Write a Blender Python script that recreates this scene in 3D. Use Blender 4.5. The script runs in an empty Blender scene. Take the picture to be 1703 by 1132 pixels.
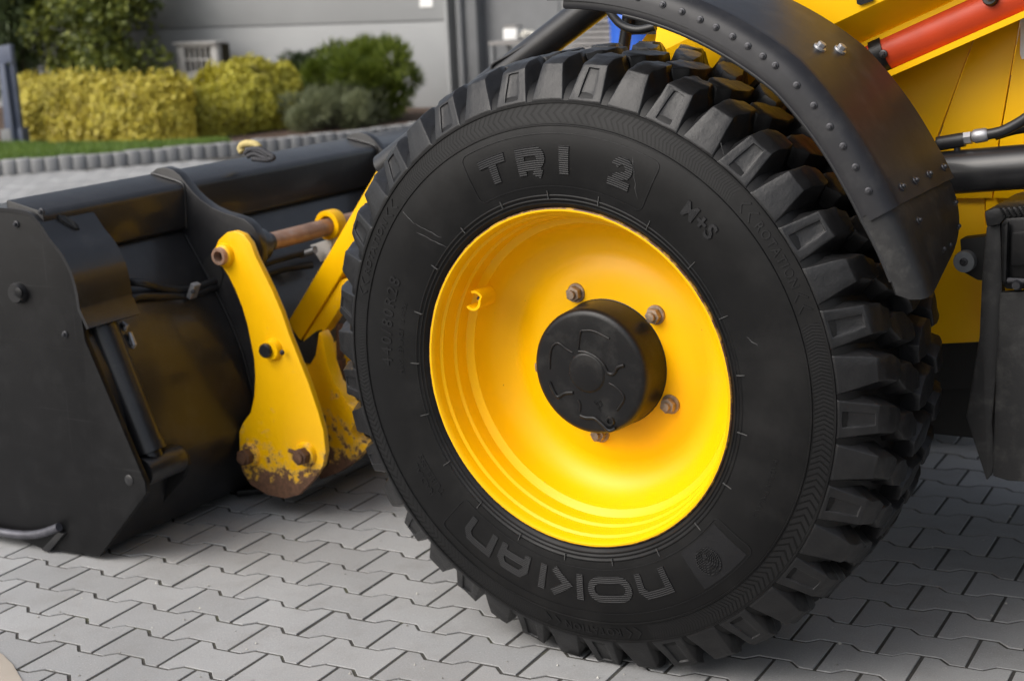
import bpy, bmesh, math, random
from mathutils import Vector, Matrix, noise
random.seed(7)
PI = math.pi
rad = math.radians
scene = bpy.context.scene
COL = scene.collection

# ------------------------------------------------------------------ camera
# World frame: origin on the ground under the front wheel, X to the machine's rear, Y inwards across it, Z up (metres)
CAM = Vector((1.59977, -2.95493, 1.52203))
RX = Vector((0.864857, 0.500093, -0.043918))
RD = Vector((0.074007, -0.213535, -0.974128))
RF = Vector((-0.496533, 0.839232, -0.221688))
cd = bpy.data.cameras.new('camera'); cam = bpy.data.objects.new('camera', cd); COL.objects.link(cam)
cam.matrix_world = Matrix(((RX.x, -RD.x, -RF.x, CAM.x), (RX.y, -RD.y, -RF.y, CAM.y), (RX.z, -RD.z, -RF.z, CAM.z), (0, 0, 0, 1)))
cd.sensor_width = 36; cd.lens = 36*2649.1/1703; cd.clip_start = .05; cd.clip_end = 400
cd.dof.use_dof = True; cd.dof.focus_distance = 3.25; cd.dof.aperture_fstop = 4.5
scene.camera = cam

# ------------------------------------------------------------------ sky, sun, exposure
SUN_EL, SUN_AZ = rad(42), rad(212)      # azimuth of the sun, measured from +Y clockwise
wd = bpy.data.worlds.new('World'); scene.world = wd; wd.use_nodes = True
nt = wd.node_tree; bg = nt.nodes['Background']
sky = nt.nodes.new('ShaderNodeTexSky'); sky.sky_type = 'NISHITA'; sky.sun_disc = False
sky.sun_elevation = SUN_EL; sky.sun_rotation = SUN_AZ; sky.air_density = 1.0; sky.dust_density = 5.0; sky.ozone_density = 1.0
hs = nt.nodes.new('ShaderNodeHueSaturation'); hs.inputs['Saturation'].default_value = .5
nt.links.new(sky.outputs[0], hs.inputs['Color']); nt.links.new(hs.outputs[0], bg.inputs[0])
bg.inputs[1].default_value = .15
sd = bpy.data.lights.new('sun', 'SUN'); sd.energy = 1.15; sd.angle = rad(50); sd.color = (1, .99, .97)
sun = bpy.data.objects.new('sun', sd); COL.objects.link(sun)
sdir = Vector((math.sin(SUN_AZ)*math.cos(SUN_EL), math.cos(SUN_AZ)*math.cos(SUN_EL), math.sin(SUN_EL)))
sun.rotation_euler = sdir.to_track_quat('Z', 'Y').to_euler(); sun.location = sdir*20
vs = scene.view_settings
vs.view_transform = 'Standard'; vs.look = 'None'; vs.gamma = 1; vs.exposure = 0.38; vs.use_curve_mapping = False

# ------------------------------------------------------------------ helpers
FPX = 2649.1
def ray(px, py):
    return RX*((px-851.5)/FPX) + RD*((py-566)/FPX) + RF
def at(px, py, Y):            # the point of the plane y = Y seen there
    d = ray(px, py); return CAM + d*((Y-CAM.y)/d.y)
def atz(px, py, Z=0):
    d = ray(px, py); return CAM + d*((Z-CAM.z)/d.z)
def proj(P):
    q = P-CAM; z = q.dot(RF); return (851.5+FPX*q.dot(RX)/z, 566+FPX*q.dot(RD)/z, z)
def lerp(a, b, t): return a+(b-a)*t
def interp(tab, x):
    if x <= tab[0][0]: return tab[0][1]
    for (a, va), (b, vb) in zip(tab, tab[1:]):
        if x <= b: return lerp(va, vb, (x-a)/(b-a))
    return tab[-1][1]

class MB:
    def __init__(s): s.v = []; s.f = []; s.uv = {}
    def add(s, vs, fs):
        n = len(s.v); s.v += [Vector(p) for p in vs]; s.f += [[n+i for i in f] for f in fs]; return n
    def box(s, c, size, M=None):
        x, y, z = [k/2 for k in size]; c = Vector(c)
        P = [Vector((i*x, j*y, k*z)) for i in (-1, 1) for j in (-1, 1) for k in (-1, 1)]
        if M is not None: P = [M @ p for p in P]
        s.add([p+c for p in P], [(0,1,3,2),(4,6,7,5),(0,4,5,1),(2,3,7,6),(0,2,6,4),(1,5,7,3)]); return s
    def prism(s, poly, vec):
        n = len(poly); vec = Vector(vec); poly = [Vector(p) for p in poly]
        s.add(poly+[p+vec for p in poly], [list(range(n)), list(range(2*n-1, n-1, -1))]+[(i, n+i, n+(i+1) % n, (i+1) % n) for i in range(n)]); return s
    def tube(s, path, r, seg=14, cap=True, closed=False):
        path = [Vector(p) for p in path]; n = len(path); rs = r if isinstance(r, (list, tuple)) else [r]*n
        ring = []; up = None
        for i, p in enumerate(path):
            a = path[i-1] if i or closed else p; b = path[(i+1) % n] if i < n-1 or closed else p
            t = (b-a).normalized()
            if up is None: up = t.orthogonal().normalized()
            else: up = (up-t*up.dot(t)).normalized()
            bn = t.cross(up)
            ring.append([p+(up*math.cos(2*PI*k/seg)+bn*math.sin(2*PI*k/seg))*rs[i] for k in range(seg)])
        fs = []
        for i in range(n if closed else n-1):
            j = (i+1) % n
            fs += [(i*seg+k, i*seg+(k+1) % seg, j*seg+(k+1) % seg, j*seg+k) for k in range(seg)]
        if cap and not closed: fs += [list(range(seg))[::-1], [(n-1)*seg+k for k in range(seg)]]
        s.add([q for rg in ring for q in rg], fs); return s
    def cyl(s, a, b, r, seg=24, r2=None): return s.tube([a, b], [r, r if r2 is None else r2], seg)
    def revolve(s, prof, c, ax, seg=48, closed=False):        # prof: (radius, along-axis); about ax through c
        c = Vector(c); ax = Vector(ax).normalized(); u = ax.orthogonal().normalized(); w = ax.cross(u); n = len(prof)
        vs = []
        for k in range(seg):
            a = 2*PI*k/seg; d = u*math.cos(a)+w*math.sin(a)
            vs += [c+d*max(r, 1e-5)+ax*h for r, h in prof]
        fs = []
        for k in range(seg):
            k2 = (k+1) % seg
            for i in range(n if closed else n-1):
                j = (i+1) % n; fs.append((k*n+i, k*n+j, k2*n+j, k2*n+i))
        s.add(vs, fs); return s
    def mesh(s, name, smooth=35, bevel=0, bseg=2, fix=True, merge=True):
        me = bpy.data.meshes.new(name); me.from_pydata(s.v, [], s.f)
        bm = bmesh.new(); bm.from_mesh(me)
        if merge: bmesh.ops.remove_doubles(bm, verts=bm.verts, dist=1e-5)
        if fix: bmesh.ops.recalc_face_normals(bm, faces=bm.faces)
        if bevel:
            es = [e for e in bm.edges if len(e.link_faces) == 2 and e.calc_face_angle(0) > rad(30)]
            bmesh.ops.bevel(bm, geom=es, offset=bevel, segments=bseg, affect='EDGES', profile=.6, clamp_overlap=True)
        bm.to_mesh(me); bm.free()
        if smooth:
            me.polygons.foreach_set('use_smooth', [True]*len(me.polygons)); me.set_sharp_from_angle(angle=rad(smooth))
        return me
    def build(s, name, mat, parent=None, **kw):
        return link(name, s.mesh(name, **kw), mat, parent)

def link(name, me, mat, parent=None):
    o = bpy.data.objects.new(name, me); COL.objects.link(o)
    if mat is not None and not me.materials: me.materials.append(mat)
    if parent is not None: o.parent = parent
    return o
def empty(name, parent=None, M=None):
    o = bpy.data.objects.new(name, None); COL.objects.link(o); o.empty_display_size = .1
    if parent is not None: o.parent = parent
    if M is not None: o.matrix_local = M
    return o
def tag(o, label=None, cat=None, group=None, kind=None):
    for k, v in (('label', label), ('category', cat), ('group', group), ('kind', kind)):
        if v: o[k] = v
    return o
def smoothpath(pts, n=8):     # Catmull-Rom
    P = [Vector(p) for p in pts]; out = []
    for i in range(len(P)-1):
        a = P[max(i-1, 0)]; b = P[i]; c = P[i+1]; d = P[min(i+2, len(P)-1)]
        for k in range(n):
            t = k/n
            out.append(.5*((2*b)+(c-a)*t+(2*a-5*b+4*c-d)*t*t+(3*b-a-3*c+d)*t**3))
    return out+[P[-1]]

# ------------------------------------------------------------------ materials
def newmat(name):
    m = bpy.data.materials.new(name); m.use_nodes = True; t = m.node_tree
    return m, t, t.nodes['Principled BSDF']
def nd(t, typ, **kw):
    n = t.nodes.new(typ)
    for k, v in kw.items(): setattr(n, k, v)
    return n
def setin(n, **kw):
    for k, v in kw.items(): n.inputs[k.replace('_', ' ')].default_value = v
def rgba(c, k=1): return (c[0]*k, c[1]*k, c[2]*k, 1)
def fnoise(t, co, scale, detail=4, rough=.55):
    n = nd(t, 'ShaderNodeTexNoise'); setin(n, Scale=scale, Detail=detail, Roughness=rough); t.links.new(co, n.inputs['Vector']); return n.outputs['Fac']
def ramp(t, fac, stops):
    r = nd(t, 'ShaderNodeValToRGB'); e = r.color_ramp.elements
    while len(e) < len(stops): e.new(.5)
    for el, (p, c) in zip(e, stops): el.position = p; el.color = c if len(c) == 4 else rgba(c)
    t.links.new(fac, r.inputs[0]); return r.outputs[0]
def mixc(t, fac, a, b, mode='MIX'):
    n = nd(t, 'ShaderNodeMix', data_type='RGBA', blend_type=mode)
    for s, v in ((0, fac), (6, a), (7, b)):
        if hasattr(v, 'links') or hasattr(v, 'is_linked'): t.links.new(v, n.inputs[s])
        else: n.inputs[s].default_value = v if s == 0 else (rgba(v) if len(v) == 3 else v)
    return n.outputs[2]
def math_(t, op, a, b=None, c=None):
    n = nd(t, 'ShaderNodeMath', operation=op)
    for i, v in enumerate((a, b, c)):
        if v is None: continue
        if isinstance(v, (int, float)): n.inputs[i].default_value = v
        else: t.links.new(v, n.inputs[i])
    return n.outputs[0]
def bump(t, bs, h, strength=.3, dist=.002, prev=None):
    b = nd(t, 'ShaderNodeBump'); setin(b, Strength=strength, Distance=dist); t.links.new(h, b.inputs['Height'])
    if prev is not None: t.links.new(prev, b.inputs['Normal'])
    t.links.new(b.outputs[0], bs.inputs['Normal']); return b.outputs[0]
def objco(t): return nd(t, 'ShaderNodeTexCoord').outputs['Object']

def pmat(name, col, rough=.5, metal=0, var=.12, vs=6, bmp=.0, bs=90, bd=.002, rvar=.0, coat=0, dust=0, dcol=(.25, .24, .22), rnd=0, island=0, ior=None, spec=None, scratch=0):
    m, t, b = newmat(name); co = objco(t)
    n1 = fnoise(t, co, vs)
    c = ramp(t, n1, [(.25, rgba(col, 1-var)), (.75, rgba(col, 1+var))])
    if dust:
        n2 = fnoise(t, co, vs*2.7, 8, .7)
        f = ramp(t, n2, [(.5, (0, 0, 0)), (.75, (dust, dust, dust))]); c = mixc(t, f, c, dcol)
    if scratch:
        for rot, sc in (((.3, .7, .2), (3, 3, 150)), ((.1, -.5, .6), (170, 4, 4))):
            mp = nd(t, 'ShaderNodeMapping'); mp.inputs['Rotation'].default_value = rot; mp.inputs['Scale'].default_value = sc; t.links.new(co, mp.inputs['Vector'])
            ff = ramp(t, fnoise(t, mp.outputs[0], 1.0, 3, .6), [(.66, (0, 0, 0)), (.72, (scratch, scratch, scratch))]); c = mixc(t, ff, c, (.09, .09, .093))
    if rnd or island:
        if island: rn = nd(t, 'ShaderNodeNewGeometry').outputs['Random Per Island']
        else: rn = nd(t, 'ShaderNodeObjectInfo').outputs['Random']
        k = rnd or island
        h = nd(t, 'ShaderNodeHueSaturation'); t.links.new(c, h.inputs['Color'])
        t.links.new(math_(t, 'MULTIPLY_ADD', rn, 2*k, 1-k), h.inputs['Value']); c = h.outputs[0]
    t.links.new(c, b.inputs['Base Color'])
    if rvar:
        t.links.new(math_(t, 'MULTIPLY_ADD', fnoise(t, co, vs*3, 6, .65), rvar*2, rough-rvar), b.inputs['Roughness'])
    else: b.inputs['Roughness'].default_value = rough
    b.inputs['Metallic'].default_value = metal
    if coat: b.inputs['Coat Weight'].default_value = coat; b.inputs['Coat Roughness'].default_value = .12
    if spec is not None: b.inputs['Specular IOR Level'].default_value = spec
    if ior: b.inputs['IOR'].default_value = ior
    if bmp: bump(t, b, fnoise(t, co, bs, 6, .6), bmp, bd)
    return m

YEL = (.90, .485, .0)
M = {}
M['yellow'] = pmat('yellow_paint', YEL, .36, var=.04, vs=3, bmp=.04, bs=40, rvar=.05, spec=.26, dust=.05, dcol=(.55, .33, .06))
M['black'] = pmat('black_paint', (.0095, .0095, .0108), .40, var=.15, vs=4, bmp=.1, bs=30, rvar=.06, dust=.06, coat=.22)
M['plate'] = pmat('scuffed_black_plate', (.0045, .0045, .005), .44, var=.2, vs=5, bmp=.15, bs=40, rvar=.1, dust=.16, dcol=(.04, .04, .042), spec=.3, scratch=.10)
M['fender'] = pmat('black_sheet', (.013, .013, .0155), .44, var=.15, vs=5, bmp=.12, bs=25, rvar=.05, dust=.08, spec=.4)
M['flap'] = pmat('rubber_flap', (.009, .009, .0095), .5, var=.2, vs=7, bmp=.3, bs=60, rvar=.08, dust=.14)
M['plastic'] = pmat('black_plastic', (.0075, .0075, .008), .36, var=.1, bmp=.12, bs=200, rvar=.06, dust=.08, spec=.3)
M['hose'] = pmat('hose_rubber', (.013, .013, .014), .45, var=.1, bmp=.1, bs=300)
M['dark'] = pmat('dark_parts_hole_shade', (.008, .008, .008), .7, var=.2)  # dark parts, also used to paint the shade inside holes
M['steel'] = pmat('galvanised_steel', (.40, .40, .41), .46, .8, var=.12, vs=30, bmp=.15, bs=200, rvar=.1)
M['bolt'] = pmat('dull_bolt', (.05, .05, .055), .38, .5, var=.2, vs=60)
M['rod'] = pmat('rusty_rod', (.36, .21, .14), .45, .4, var=.3, vs=14, bmp=.3, bs=120, dust=.5, dcol=(.5, .45, .4), rvar=.1)
M['nut'] = pmat('rusty_nut', (.30, .23, .17), .5, .55, var=.35, vs=80, bmp=.5, bs=250, dust=.4, dcol=(.12, .07, .045))
M['rust'] = pmat('rusty_bolt', (.11, .055, .03), .7, .2, var=.4, vs=70, bmp=.6, bs=200)
M['red'] = pmat('red_paint', (.50, .052, .014), .42, var=.1, vs=12, bmp=.1, bs=80, rvar=.08, dust=.06, dcol=(.08, .03, .02), spec=.3)
M['grey_disc'] = pmat('grey_washer', (.16, .17, .18), .6, .2, var=.15, vs=50)
M['white_block'] = pmat('pale_block', (.6, .58, .55), .5, var=.1)

def rust_yellow(name, zlo, zhi, amount):       # chipped yellow paint, bare rust towards the scuffed lower edge
    m, t, b = newmat(name); co = objco(t)
    base = ramp(t, fnoise(t, co, 4), [(.25, rgba(YEL, .95)), (.75, rgba(YEL, 1.05))])
    n = fnoise(t, co, 34, 10, .72); n2 = fnoise(t, co, 7, 4)
    sx = nd(t, 'ShaderNodeSeparateXYZ'); t.links.new(co, sx.inputs[0])
    mr = nd(t, 'ShaderNodeMapRange'); setin(mr, From_Min=zlo, From_Max=zhi, To_Min=1, To_Max=0); t.links.new(sx.outputs[2], mr.inputs[0])
    g = math_(t, 'POWER', mr.outputs[0], 4.2)
    s = math_(t, 'ADD', math_(t, 'MULTIPLY', g, amount), math_(t, 'MULTIPLY_ADD', n2, .35, n))
    f = ramp(t, s, [(.88, (0, 0, 0)), (.95, (1, 1, 1))])
    f0 = ramp(t, s, [(.80, (0, 0, 0)), (.92, (.6, .6, .6))])
    rust = ramp(t, fnoise(t, co, 60, 8, .7), [(.3, (.07, .035, .02)), (.7, (.20, .10, .055))])
    c = mixc(t, f0, base, (.62, .40, .13)); c = mixc(t, f, c, rust)
    t.links.new(c, b.inputs['Base Color'])
    t.links.new(math_(t, 'MULTIPLY_ADD', f, .4, .34), b.inputs['Roughness'])
    bump(t, b, s, .25, .002); return m
M['hitch'] = rust_yellow('worn_yellow_hitch', .07, .46, .60)
M['hitch2'] = rust_yellow('chipped_yellow_hitch', .08, .75, .44)
M['rim'] = pmat('yellow_rim', YEL, .36, var=.03, vs=3, bmp=.02, bs=30, dust=.10, dcol=(.55, .34, .07), rvar=.04, spec=.26)
# rust along the rim's outer edge only
def rimedge():
    m, t, b = newmat('rim_edge'); co = objco(t)
    f = ramp(t, fnoise(t, co, 38, 10, .75), [(.40, (0, 0, 0)), (.52, (1, 1, 1))])
    t.links.new(mixc(t, f, (.5, .27, .03), (.10, .05, .03)), b.inputs['Base Color']); b.inputs['Roughness'].default_value = .5; return m
M['rim_edge'] = rimedge()
def chips(m, scale=48, lo=.735):
    t = m.node_tree; b = t.nodes['Principled BSDF']; co = objco(t); l = b.inputs['Base Color'].links[0]; src = l.from_socket
    f = ramp(t, fnoise(t, co, scale, 6, .62), [(lo, (0, 0, 0)), (lo+.015, (.9, .9, .9))])
    t.links.new(mixc(t, f, src, (.13, .06, .03)), b.inputs['Base Color'])
chips(M['rim'], 42, .725); chips(M['yellow'], 60, .745)

def rubber(name, base=(.0034, .0034, .0036), chev=False, letters=False, dust=.25):
    m, t, b = newmat(name); co = objco(t)
    n1 = fnoise(t, co, 5, 6, .6)
    c = ramp(t, n1, [(.3, rgba(base, .8)), (.7, rgba(base, 1.25))])
    sp = fnoise(t, co, 260, 2, .5)
    spk = ramp(t, sp, [(.76, (0, 0, 0)), (.80, (dust, dust, dust))])
    c = mixc(t, spk, c, (.20, .17, .12))
    sm = ramp(t, fnoise(t, co, 13, 8, .7), [(.52, (0, 0, 0)), (.78, (dust, dust, dust))])
    c = mixc(t, sm, c, (.035, .034, .033))
    if chev:
        st = ramp(t, fnoise(t, co, 3.1, 9, .74), [(.48, (0, 0, 0)), (.68, (.5, .5, .5))]); c = mixc(t, st, c, (.017, .0165, .016))
    h = fnoise(t, co, 160, 5, .6)
    nb = bump(t, b, h, .12, .0012)
    if not (chev or letters): nb = bump(t, b, fnoise(t, co, 46, 8, .7), .35, .004, nb)
    if name == 'tread_rubber':
        pt_ = nd(t, 'ShaderNodeNewGeometry').outputs['Pointiness']
        wf = math_(t, 'MULTIPLY', ramp(t, pt_, [(.52, (0, 0, 0)), (.62, (1, 1, 1))]), math_(t, 'MULTIPLY_ADD', fnoise(t, co, 30, 6, .7), 1.6, -.35))
        c = mixc(t, wf, c, (.045, .045, .047))
    uvn = nd(t, 'ShaderNodeUVMap') if (chev or letters) else None
    if chev or letters:
        sx = nd(t, 'ShaderNodeSeparateXYZ'); t.links.new(uvn.outputs[0], sx.inputs[0]); u, v = sx.outputs[0], sx.outputs[1]
    if chev:      # u = turns from +X, v = radius: herringbone band with three gaps for the lettering
        th = math_(t, 'MULTIPLY', u, 2*PI)
        s3 = math_(t, 'MULTIPLY_ADD', th, 3, -3*rad(92))
        ph = math_(t, 'SUBTRACT', math_(t, 'MULTIPLY', u, 430), math_(t, 'MULTIPLY', math_(t, 'SINE', s3), 430*.56/3/(2*PI)))
        vee = math_(t, 'ABSOLUTE', math_(t, 'SUBTRACT', v, .5815))
        w = math_(t, 'SINE', math_(t, 'MULTIPLY', math_(t, 'ADD', ph, math_(t, 'MULTIPLY', vee, 52)), 2*PI))
        band = math_(t, 'LESS_THAN', vee, .0185)
        arc = math_(t, 'GREATER_THAN', math_(t, 'COSINE', s3), -.72)
        k = math_(t, 'MULTIPLY', band, arc)
        line = math_(t, 'MULTIPLY', math_(t, 'GREATER_THAN', w, .55), k)
        nb = bump(t, b, math_(t, 'MULTIPLY', line, -1), .8, .0022, nb)
        c = mixc(t, math_(t, 'MULTIPLY', k, .6), c, (.013, .013, .0135)); c = mixc(t, line, c, (.0015, .0015, .0016))
    if letters:
        w = math_(t, 'SINE', math_(t, 'MULTIPLY', v, 2*PI/.0045))
        c = mixc(t, math_(t, 'MULTIPLY_ADD', w, .5, .5), (.0100, .0100, .0105), (.0145, .0145, .0155))
        bump(t, b, w, .6, .001, nb)
    t.links.new(c, b.inputs['Base Color'])
    t.links.new(math_(t, 'MULTIPLY_ADD', fnoise(t, co, 22, 5), .22, .28 if name == 'tread_rubber' else .36), b.inputs['Roughness'])
    b.inputs['Specular IOR Level'].default_value = .36 if name == 'tread_rubber' else .24
    return m
M['tyre'] = rubber('tyre_rubber', chev=True, dust=.14)
M['lug'] = rubber('tread_rubber', (.0105, .0105, .0112), dust=.34)
M['letter'] = rubber('letter_rubber', letters=True, dust=.1)
M['mark'] = rubber('mould_rubber', (.0085, .0085, .009), dust=.2)
M['letter_plain'] = rubber('raised_rubber', (.016, .016, .017), dust=.1)
M['scuff'] = pmat('scuffed_rubber', (.05, .05, .05), .8, var=.4, vs=90)
M['panel'] = rubber('panel_rubber', (.0085, .0085, .0095), dust=.1)

def paver_mat(name, island):
    m, t, b = newmat(name); co = nd(t, 'ShaderNodeNewGeometry').outputs['Position']
    base = ramp(t, fnoise(t, co, 1.3, 4), [(.3, (.290, .291, .290)), (.7, (.350, .352, .352))])
    gr = fnoise(t, co, 260, 4, .75)
    c = mixc(t, ramp(t, gr, [(.34, (.6, .6, .6)), (.48, (0, 0, 0))]), base, (.20, .198, .192))
    c = mixc(t, ramp(t, gr, [(.60, (0, 0, 0)), (.70, (.8, .8, .8))]), c, (.58, .58, .57))
    st = fnoise(t, co, 6, 8, .72); c = mixc(t, ramp(t, st, [(.50, (0, 0, 0)), (.72, (.42, .42, .42))]), c, (.2, .19, .175))
    s2 = fnoise(t, co, .9, 6, .65); c = mixc(t, ramp(t, s2, [(.42, (0, 0, 0)), (.68, (.30, .30, .30))]), c, (.21, .205, .195))
    rn = nd(t, 'ShaderNodeNewGeometry').outputs['Random Per Island'] if island else nd(t, 'ShaderNodeObjectInfo').outputs['Random']
    h = nd(t, 'ShaderNodeHueSaturation'); t.links.new(c, h.inputs['Color']); t.links.new(math_(t, 'MULTIPLY_ADD', rn, .22, .89), h.inputs['Value'])
    t.links.new(h.outputs[0], b.inputs['Base Color']); b.inputs['Roughness'].default_value = .85
    bump(t, b, gr, .35, .0015); return m
M['paver'] = paver_mat('concrete_paver', False)
M['pavers'] = paver_mat('concrete_pavers', True)
def joint_mat():
    m, t, b = newmat('joint_sand'); co = nd(t, 'ShaderNodeNewGeometry').outputs['Position']
    c = ramp(t, fnoise(t, co, 9, 8, .7), [(.35, (.035, .033, .03)), (.55, (.06, .056, .05)), (.7, (.065, .07, .03))])
    t.links.new(c, b.inputs['Base Color']); b.inputs['Roughness'].default_value = .95; bump(t, b, fnoise(t, co, 300), .5, .003); return m
M['joint'] = joint_mat()
M['concrete'] = pmat('kerb_concrete', (.27, .27, .268), .85, var=.12, vs=4, bmp=.4, bs=120, rnd=.12, dust=.2, dcol=(.2, .2, .18))
M['slab'] = pmat('pale_slab', (.42, .37, .31), .85, var=.1, vs=8, bmp=.3, bs=200)
M['soil'] = pmat('mulch_soil', (.085, .052, .034), .95, var=.4, vs=9, bmp=.8, bs=60, bd=.02)
def leafmat(name, c1, c2, c3, trans=.25):
    m, t, b = newmat(name); rn = nd(t, 'ShaderNodeNewGeometry').outputs['Random Per Island']
    co = nd(t, 'ShaderNodeNewGeometry').outputs['Position']
    f = math_(t, 'ADD', math_(t, 'MULTIPLY', rn, .5), math_(t, 'MULTIPLY', fnoise(t, co, 2.2, 3), .62))
    c = ramp(t, f, [(.2, c1), (.55, c2), (.9, c3)])
    t.links.new(c, b.inputs['Base Color']); b.inputs['Roughness'].default_value = .5
    tr = nd(t, 'ShaderNodeBsdfTranslucent'); t.links.new(c, tr.inputs[0]); mx = nd(t, 'ShaderNodeMixShader'); mx.inputs[0].default_value = trans
    out = t.nodes['Material Output']; t.links.new(b.outputs[0], mx.inputs[1]); t.links.new(tr.outputs[0], mx.inputs[2]); t.links.new(mx.outputs[0], out.inputs[0]); return m
M['gold'] = leafmat('gold_leaf', (.24, .18, .025), (.50, .42, .05), (.68, .61, .12))
M['lime'] = leafmat('lime_leaf', (.22, .185, .022), (.50, .45, .045), (.68, .64, .11))
M['leaf'] = leafmat('green_leaf', (.025, .04, .008), (.11, .14, .022), (.36, .39, .06))
M['conifer'] = leafmat('conifer_leaf', (.02, .035, .012), (.05, .075, .02), (.09, .13, .03))
M['juniper'] = leafmat('juniper_leaf', (.11, .13, .06), (.21, .23, .12), (.34, .36, .2))
M['yew'] = leafmat('yew_leaf', (.05, .08, .01), (.14, .19, .02), (.30, .34, .05))
M['grass'] = leafmat('grass_blade', (.06, .11, .015), (.13, .22, .035), (.22, .30, .06))
M['bark'] = pmat('bark', (.06, .045, .035), .9, var=.4, vs=12, bmp=.6, bs=40)
M['core'] = pmat('inner_shade', (.035, .028, .012), .95, var=.3)  # dark colour stands for the shade inside hedges and the grille box
def wall_mat(name, col):
    m, t, b = newmat(name); co = nd(t, 'ShaderNodeNewGeometry').outputs['Position']
    sx = nd(t, 'ShaderNodeSeparateXYZ'); t.links.new(co, sx.inputs[0])
    c = ramp(t, fnoise(t, co, 1.1, 5), [(.3, rgba(col, .94)), (.7, rgba(col, 1.05))])
    t.links.new(c, b.inputs['Base Color']); b.inputs['Roughness'].default_value = .45
    w = math_(t, 'SINE', math_(t, 'MULTIPLY', sx.outputs[2], 2*PI/.02)); bump(t, b, w, .25, .002); return m
M['wall'] = wall_mat('wall_cladding', (.295, .302, .303))
M['door_grey'] = wall_mat('door_cladding', (.17, .178, .185))
M['pipe_grey'] = pmat('grey_trim', (.16, .165, .17), .5, var=.08)
M['white'] = pmat('white_paint', (.8, .8, .78), .5, var=.04)
M['bluegrey'] = pmat('bluegrey_steel', (.085, .10, .145), .5, var=.1, vs=8)
M['blue'] = pmat('blue_plastic', (.03, .12, .55), .4, var=.1)
M['grille'] = pmat('grille_concrete', (.42, .41, .39), .8, var=.12, vs=20, bmp=.3, bs=120)
M['slats'] = pmat('grey_wood', (.22, .21, .2), .8, var=.2, vs=10)
M['strap_y'] = pmat('strap_yellow', (.5, .40, .16), .7, var=.2, vs=60, bmp=.4, bs=200)
M['strap_k'] = pmat('strap_black', (.03, .03, .035), .7, var=.2, vs=60, bmp=.4, bs=200)
M['cloth'] = pmat('pale_cloth', (.6, .58, .52), .9, var=.1, vs=20)

# ================================================================== GROUND
g = MB(); g.add([(-90, -60, -.0026), (60, -60, -.0026), (60, 90, -.0026), (-90, 90, -.0026)], [(0, 1, 2, 3)])
ground = tag(g.build('ground', M['joint'], smooth=0), kind='structure')
ground['label'] = 'sandy joint bed under the grey interlocking paving'

# ================================================================== THE LOADER
loader = tag(empty('loader'), 'yellow loader with a huge black treaded tyre and a black bucket at its front', 'loader')

# ---------------- wheel
NW = Vector((-.051411, -.998184, -.03139)).normalized()      # outward axle direction
E1 = Vector((0, 0, 1)).cross(NW).normalized(); E2 = NW.cross(E1)
WC = Vector((.0192, -.0355, .6730)); WS = .988
WM = Matrix(((E1.x*WS, -NW.x*WS, E2.x*WS, WC.x), (E1.y*WS, -NW.y*WS, E2.y*WS, WC.y), (E1.z*WS, -NW.z*WS, E2.z*WS, WC.z), (0, 0, 0, 1)))
wheel = empty('wheel', loader, WM)
wheel['label'] = 'big front wheel with black tyre on a deep yellow rim'
def WL(r, th, off): return Vector((r*math.cos(rad(th)), -off, r*math.sin(rad(th))))       # wheel-local point
def WP(r, th, off): return WM @ WL(r, th, off)
def wpx(px, py, off):                                          # point of the wheel plane `off` -> local
    c = WM @ Vector((0, -off, 0)); d = ray(px, py); X = CAM+d*((c-CAM).dot(NW)/d.dot(NW)); return WM.inverted() @ X

SIDE = [(.366, -.020), (.378, -.006), (.3835, .002), (.388, .0075), (.3905, .0090), (.3915, .0112), (.3935, .0112), (.3945, .0100), (.3985, .0115), (.3995, .0135), (.4015, .0135), (.4025, .0125),
        (.4075, .0140), (.4085, .0158), (.4105, .0158), (.4115, .0148), (.425, .0172), (.445, .0192), (.47, .0205), (.50, .0205), (.53, .0170), (.552, .0115), (.5555, .0105), (.5565, .0125), (.5590, .0120), (.5600, .0090),
        (.575, .0055), (.590, .0015), (.6010, -.0010), (.6020, .0012), (.6055, .0008), (.6065, -.0030), (.6100, -.0045), (.6180, -.0100), (.6300, -.0200), (.6400, -.0330), (.6480, -.0520), (.6530, -.0800),
        (.6550, -.15), (.6560, -.22), (.6550, -.30), (.6530, -.36), (.6480, -.39), (.63, -.42), (.60, -.44), (.55, -.455), (.48, -.462), (.42, -.455), (.366, -.42)]
def soff(r):
    return interp([(a, b) for a, b in SIDE[:33]], r)
def tyre_mesh():
    seg = 240; n = len(SIDE); vs = []; fs = []; uvs = []
    for k in range(seg+1):
        th = 360*k/seg
        vs += [WL(r, th, o) for r, o in SIDE]
    for k in range(seg):
        for i in range(n-1): fs.append((k*n+i, k*n+i+1, (k+1)*n+i+1, (k+1)*n+i))
    me = bpy.data.meshes.new('tyre'); me.from_pydata(vs, [], fs); uv = me.uv_layers.new(name='UVMap')
    for p in me.polygons:
        for li in p.loop_indices:
            vi = me.loops[li].vertex_index; uv.data[li].uv = ((vi//n)/seg, SIDE[vi % n][0])
    bm = bmesh.new(); bm.from_mesh(me); bmesh.ops.remove_doubles(bm, verts=bm.verts, dist=1e-6); bmesh.ops.recalc_face_normals(bm, faces=bm.faces); bm.to_mesh(me); bm.free()
    me.polygons.foreach_set('use_smooth', [True]*len(me.polygons)); me.set_sharp_from_angle(angle=rad(50)); return me
tyre = link('tyre', tyre_mesh(), M['tyre'], wheel)

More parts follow.
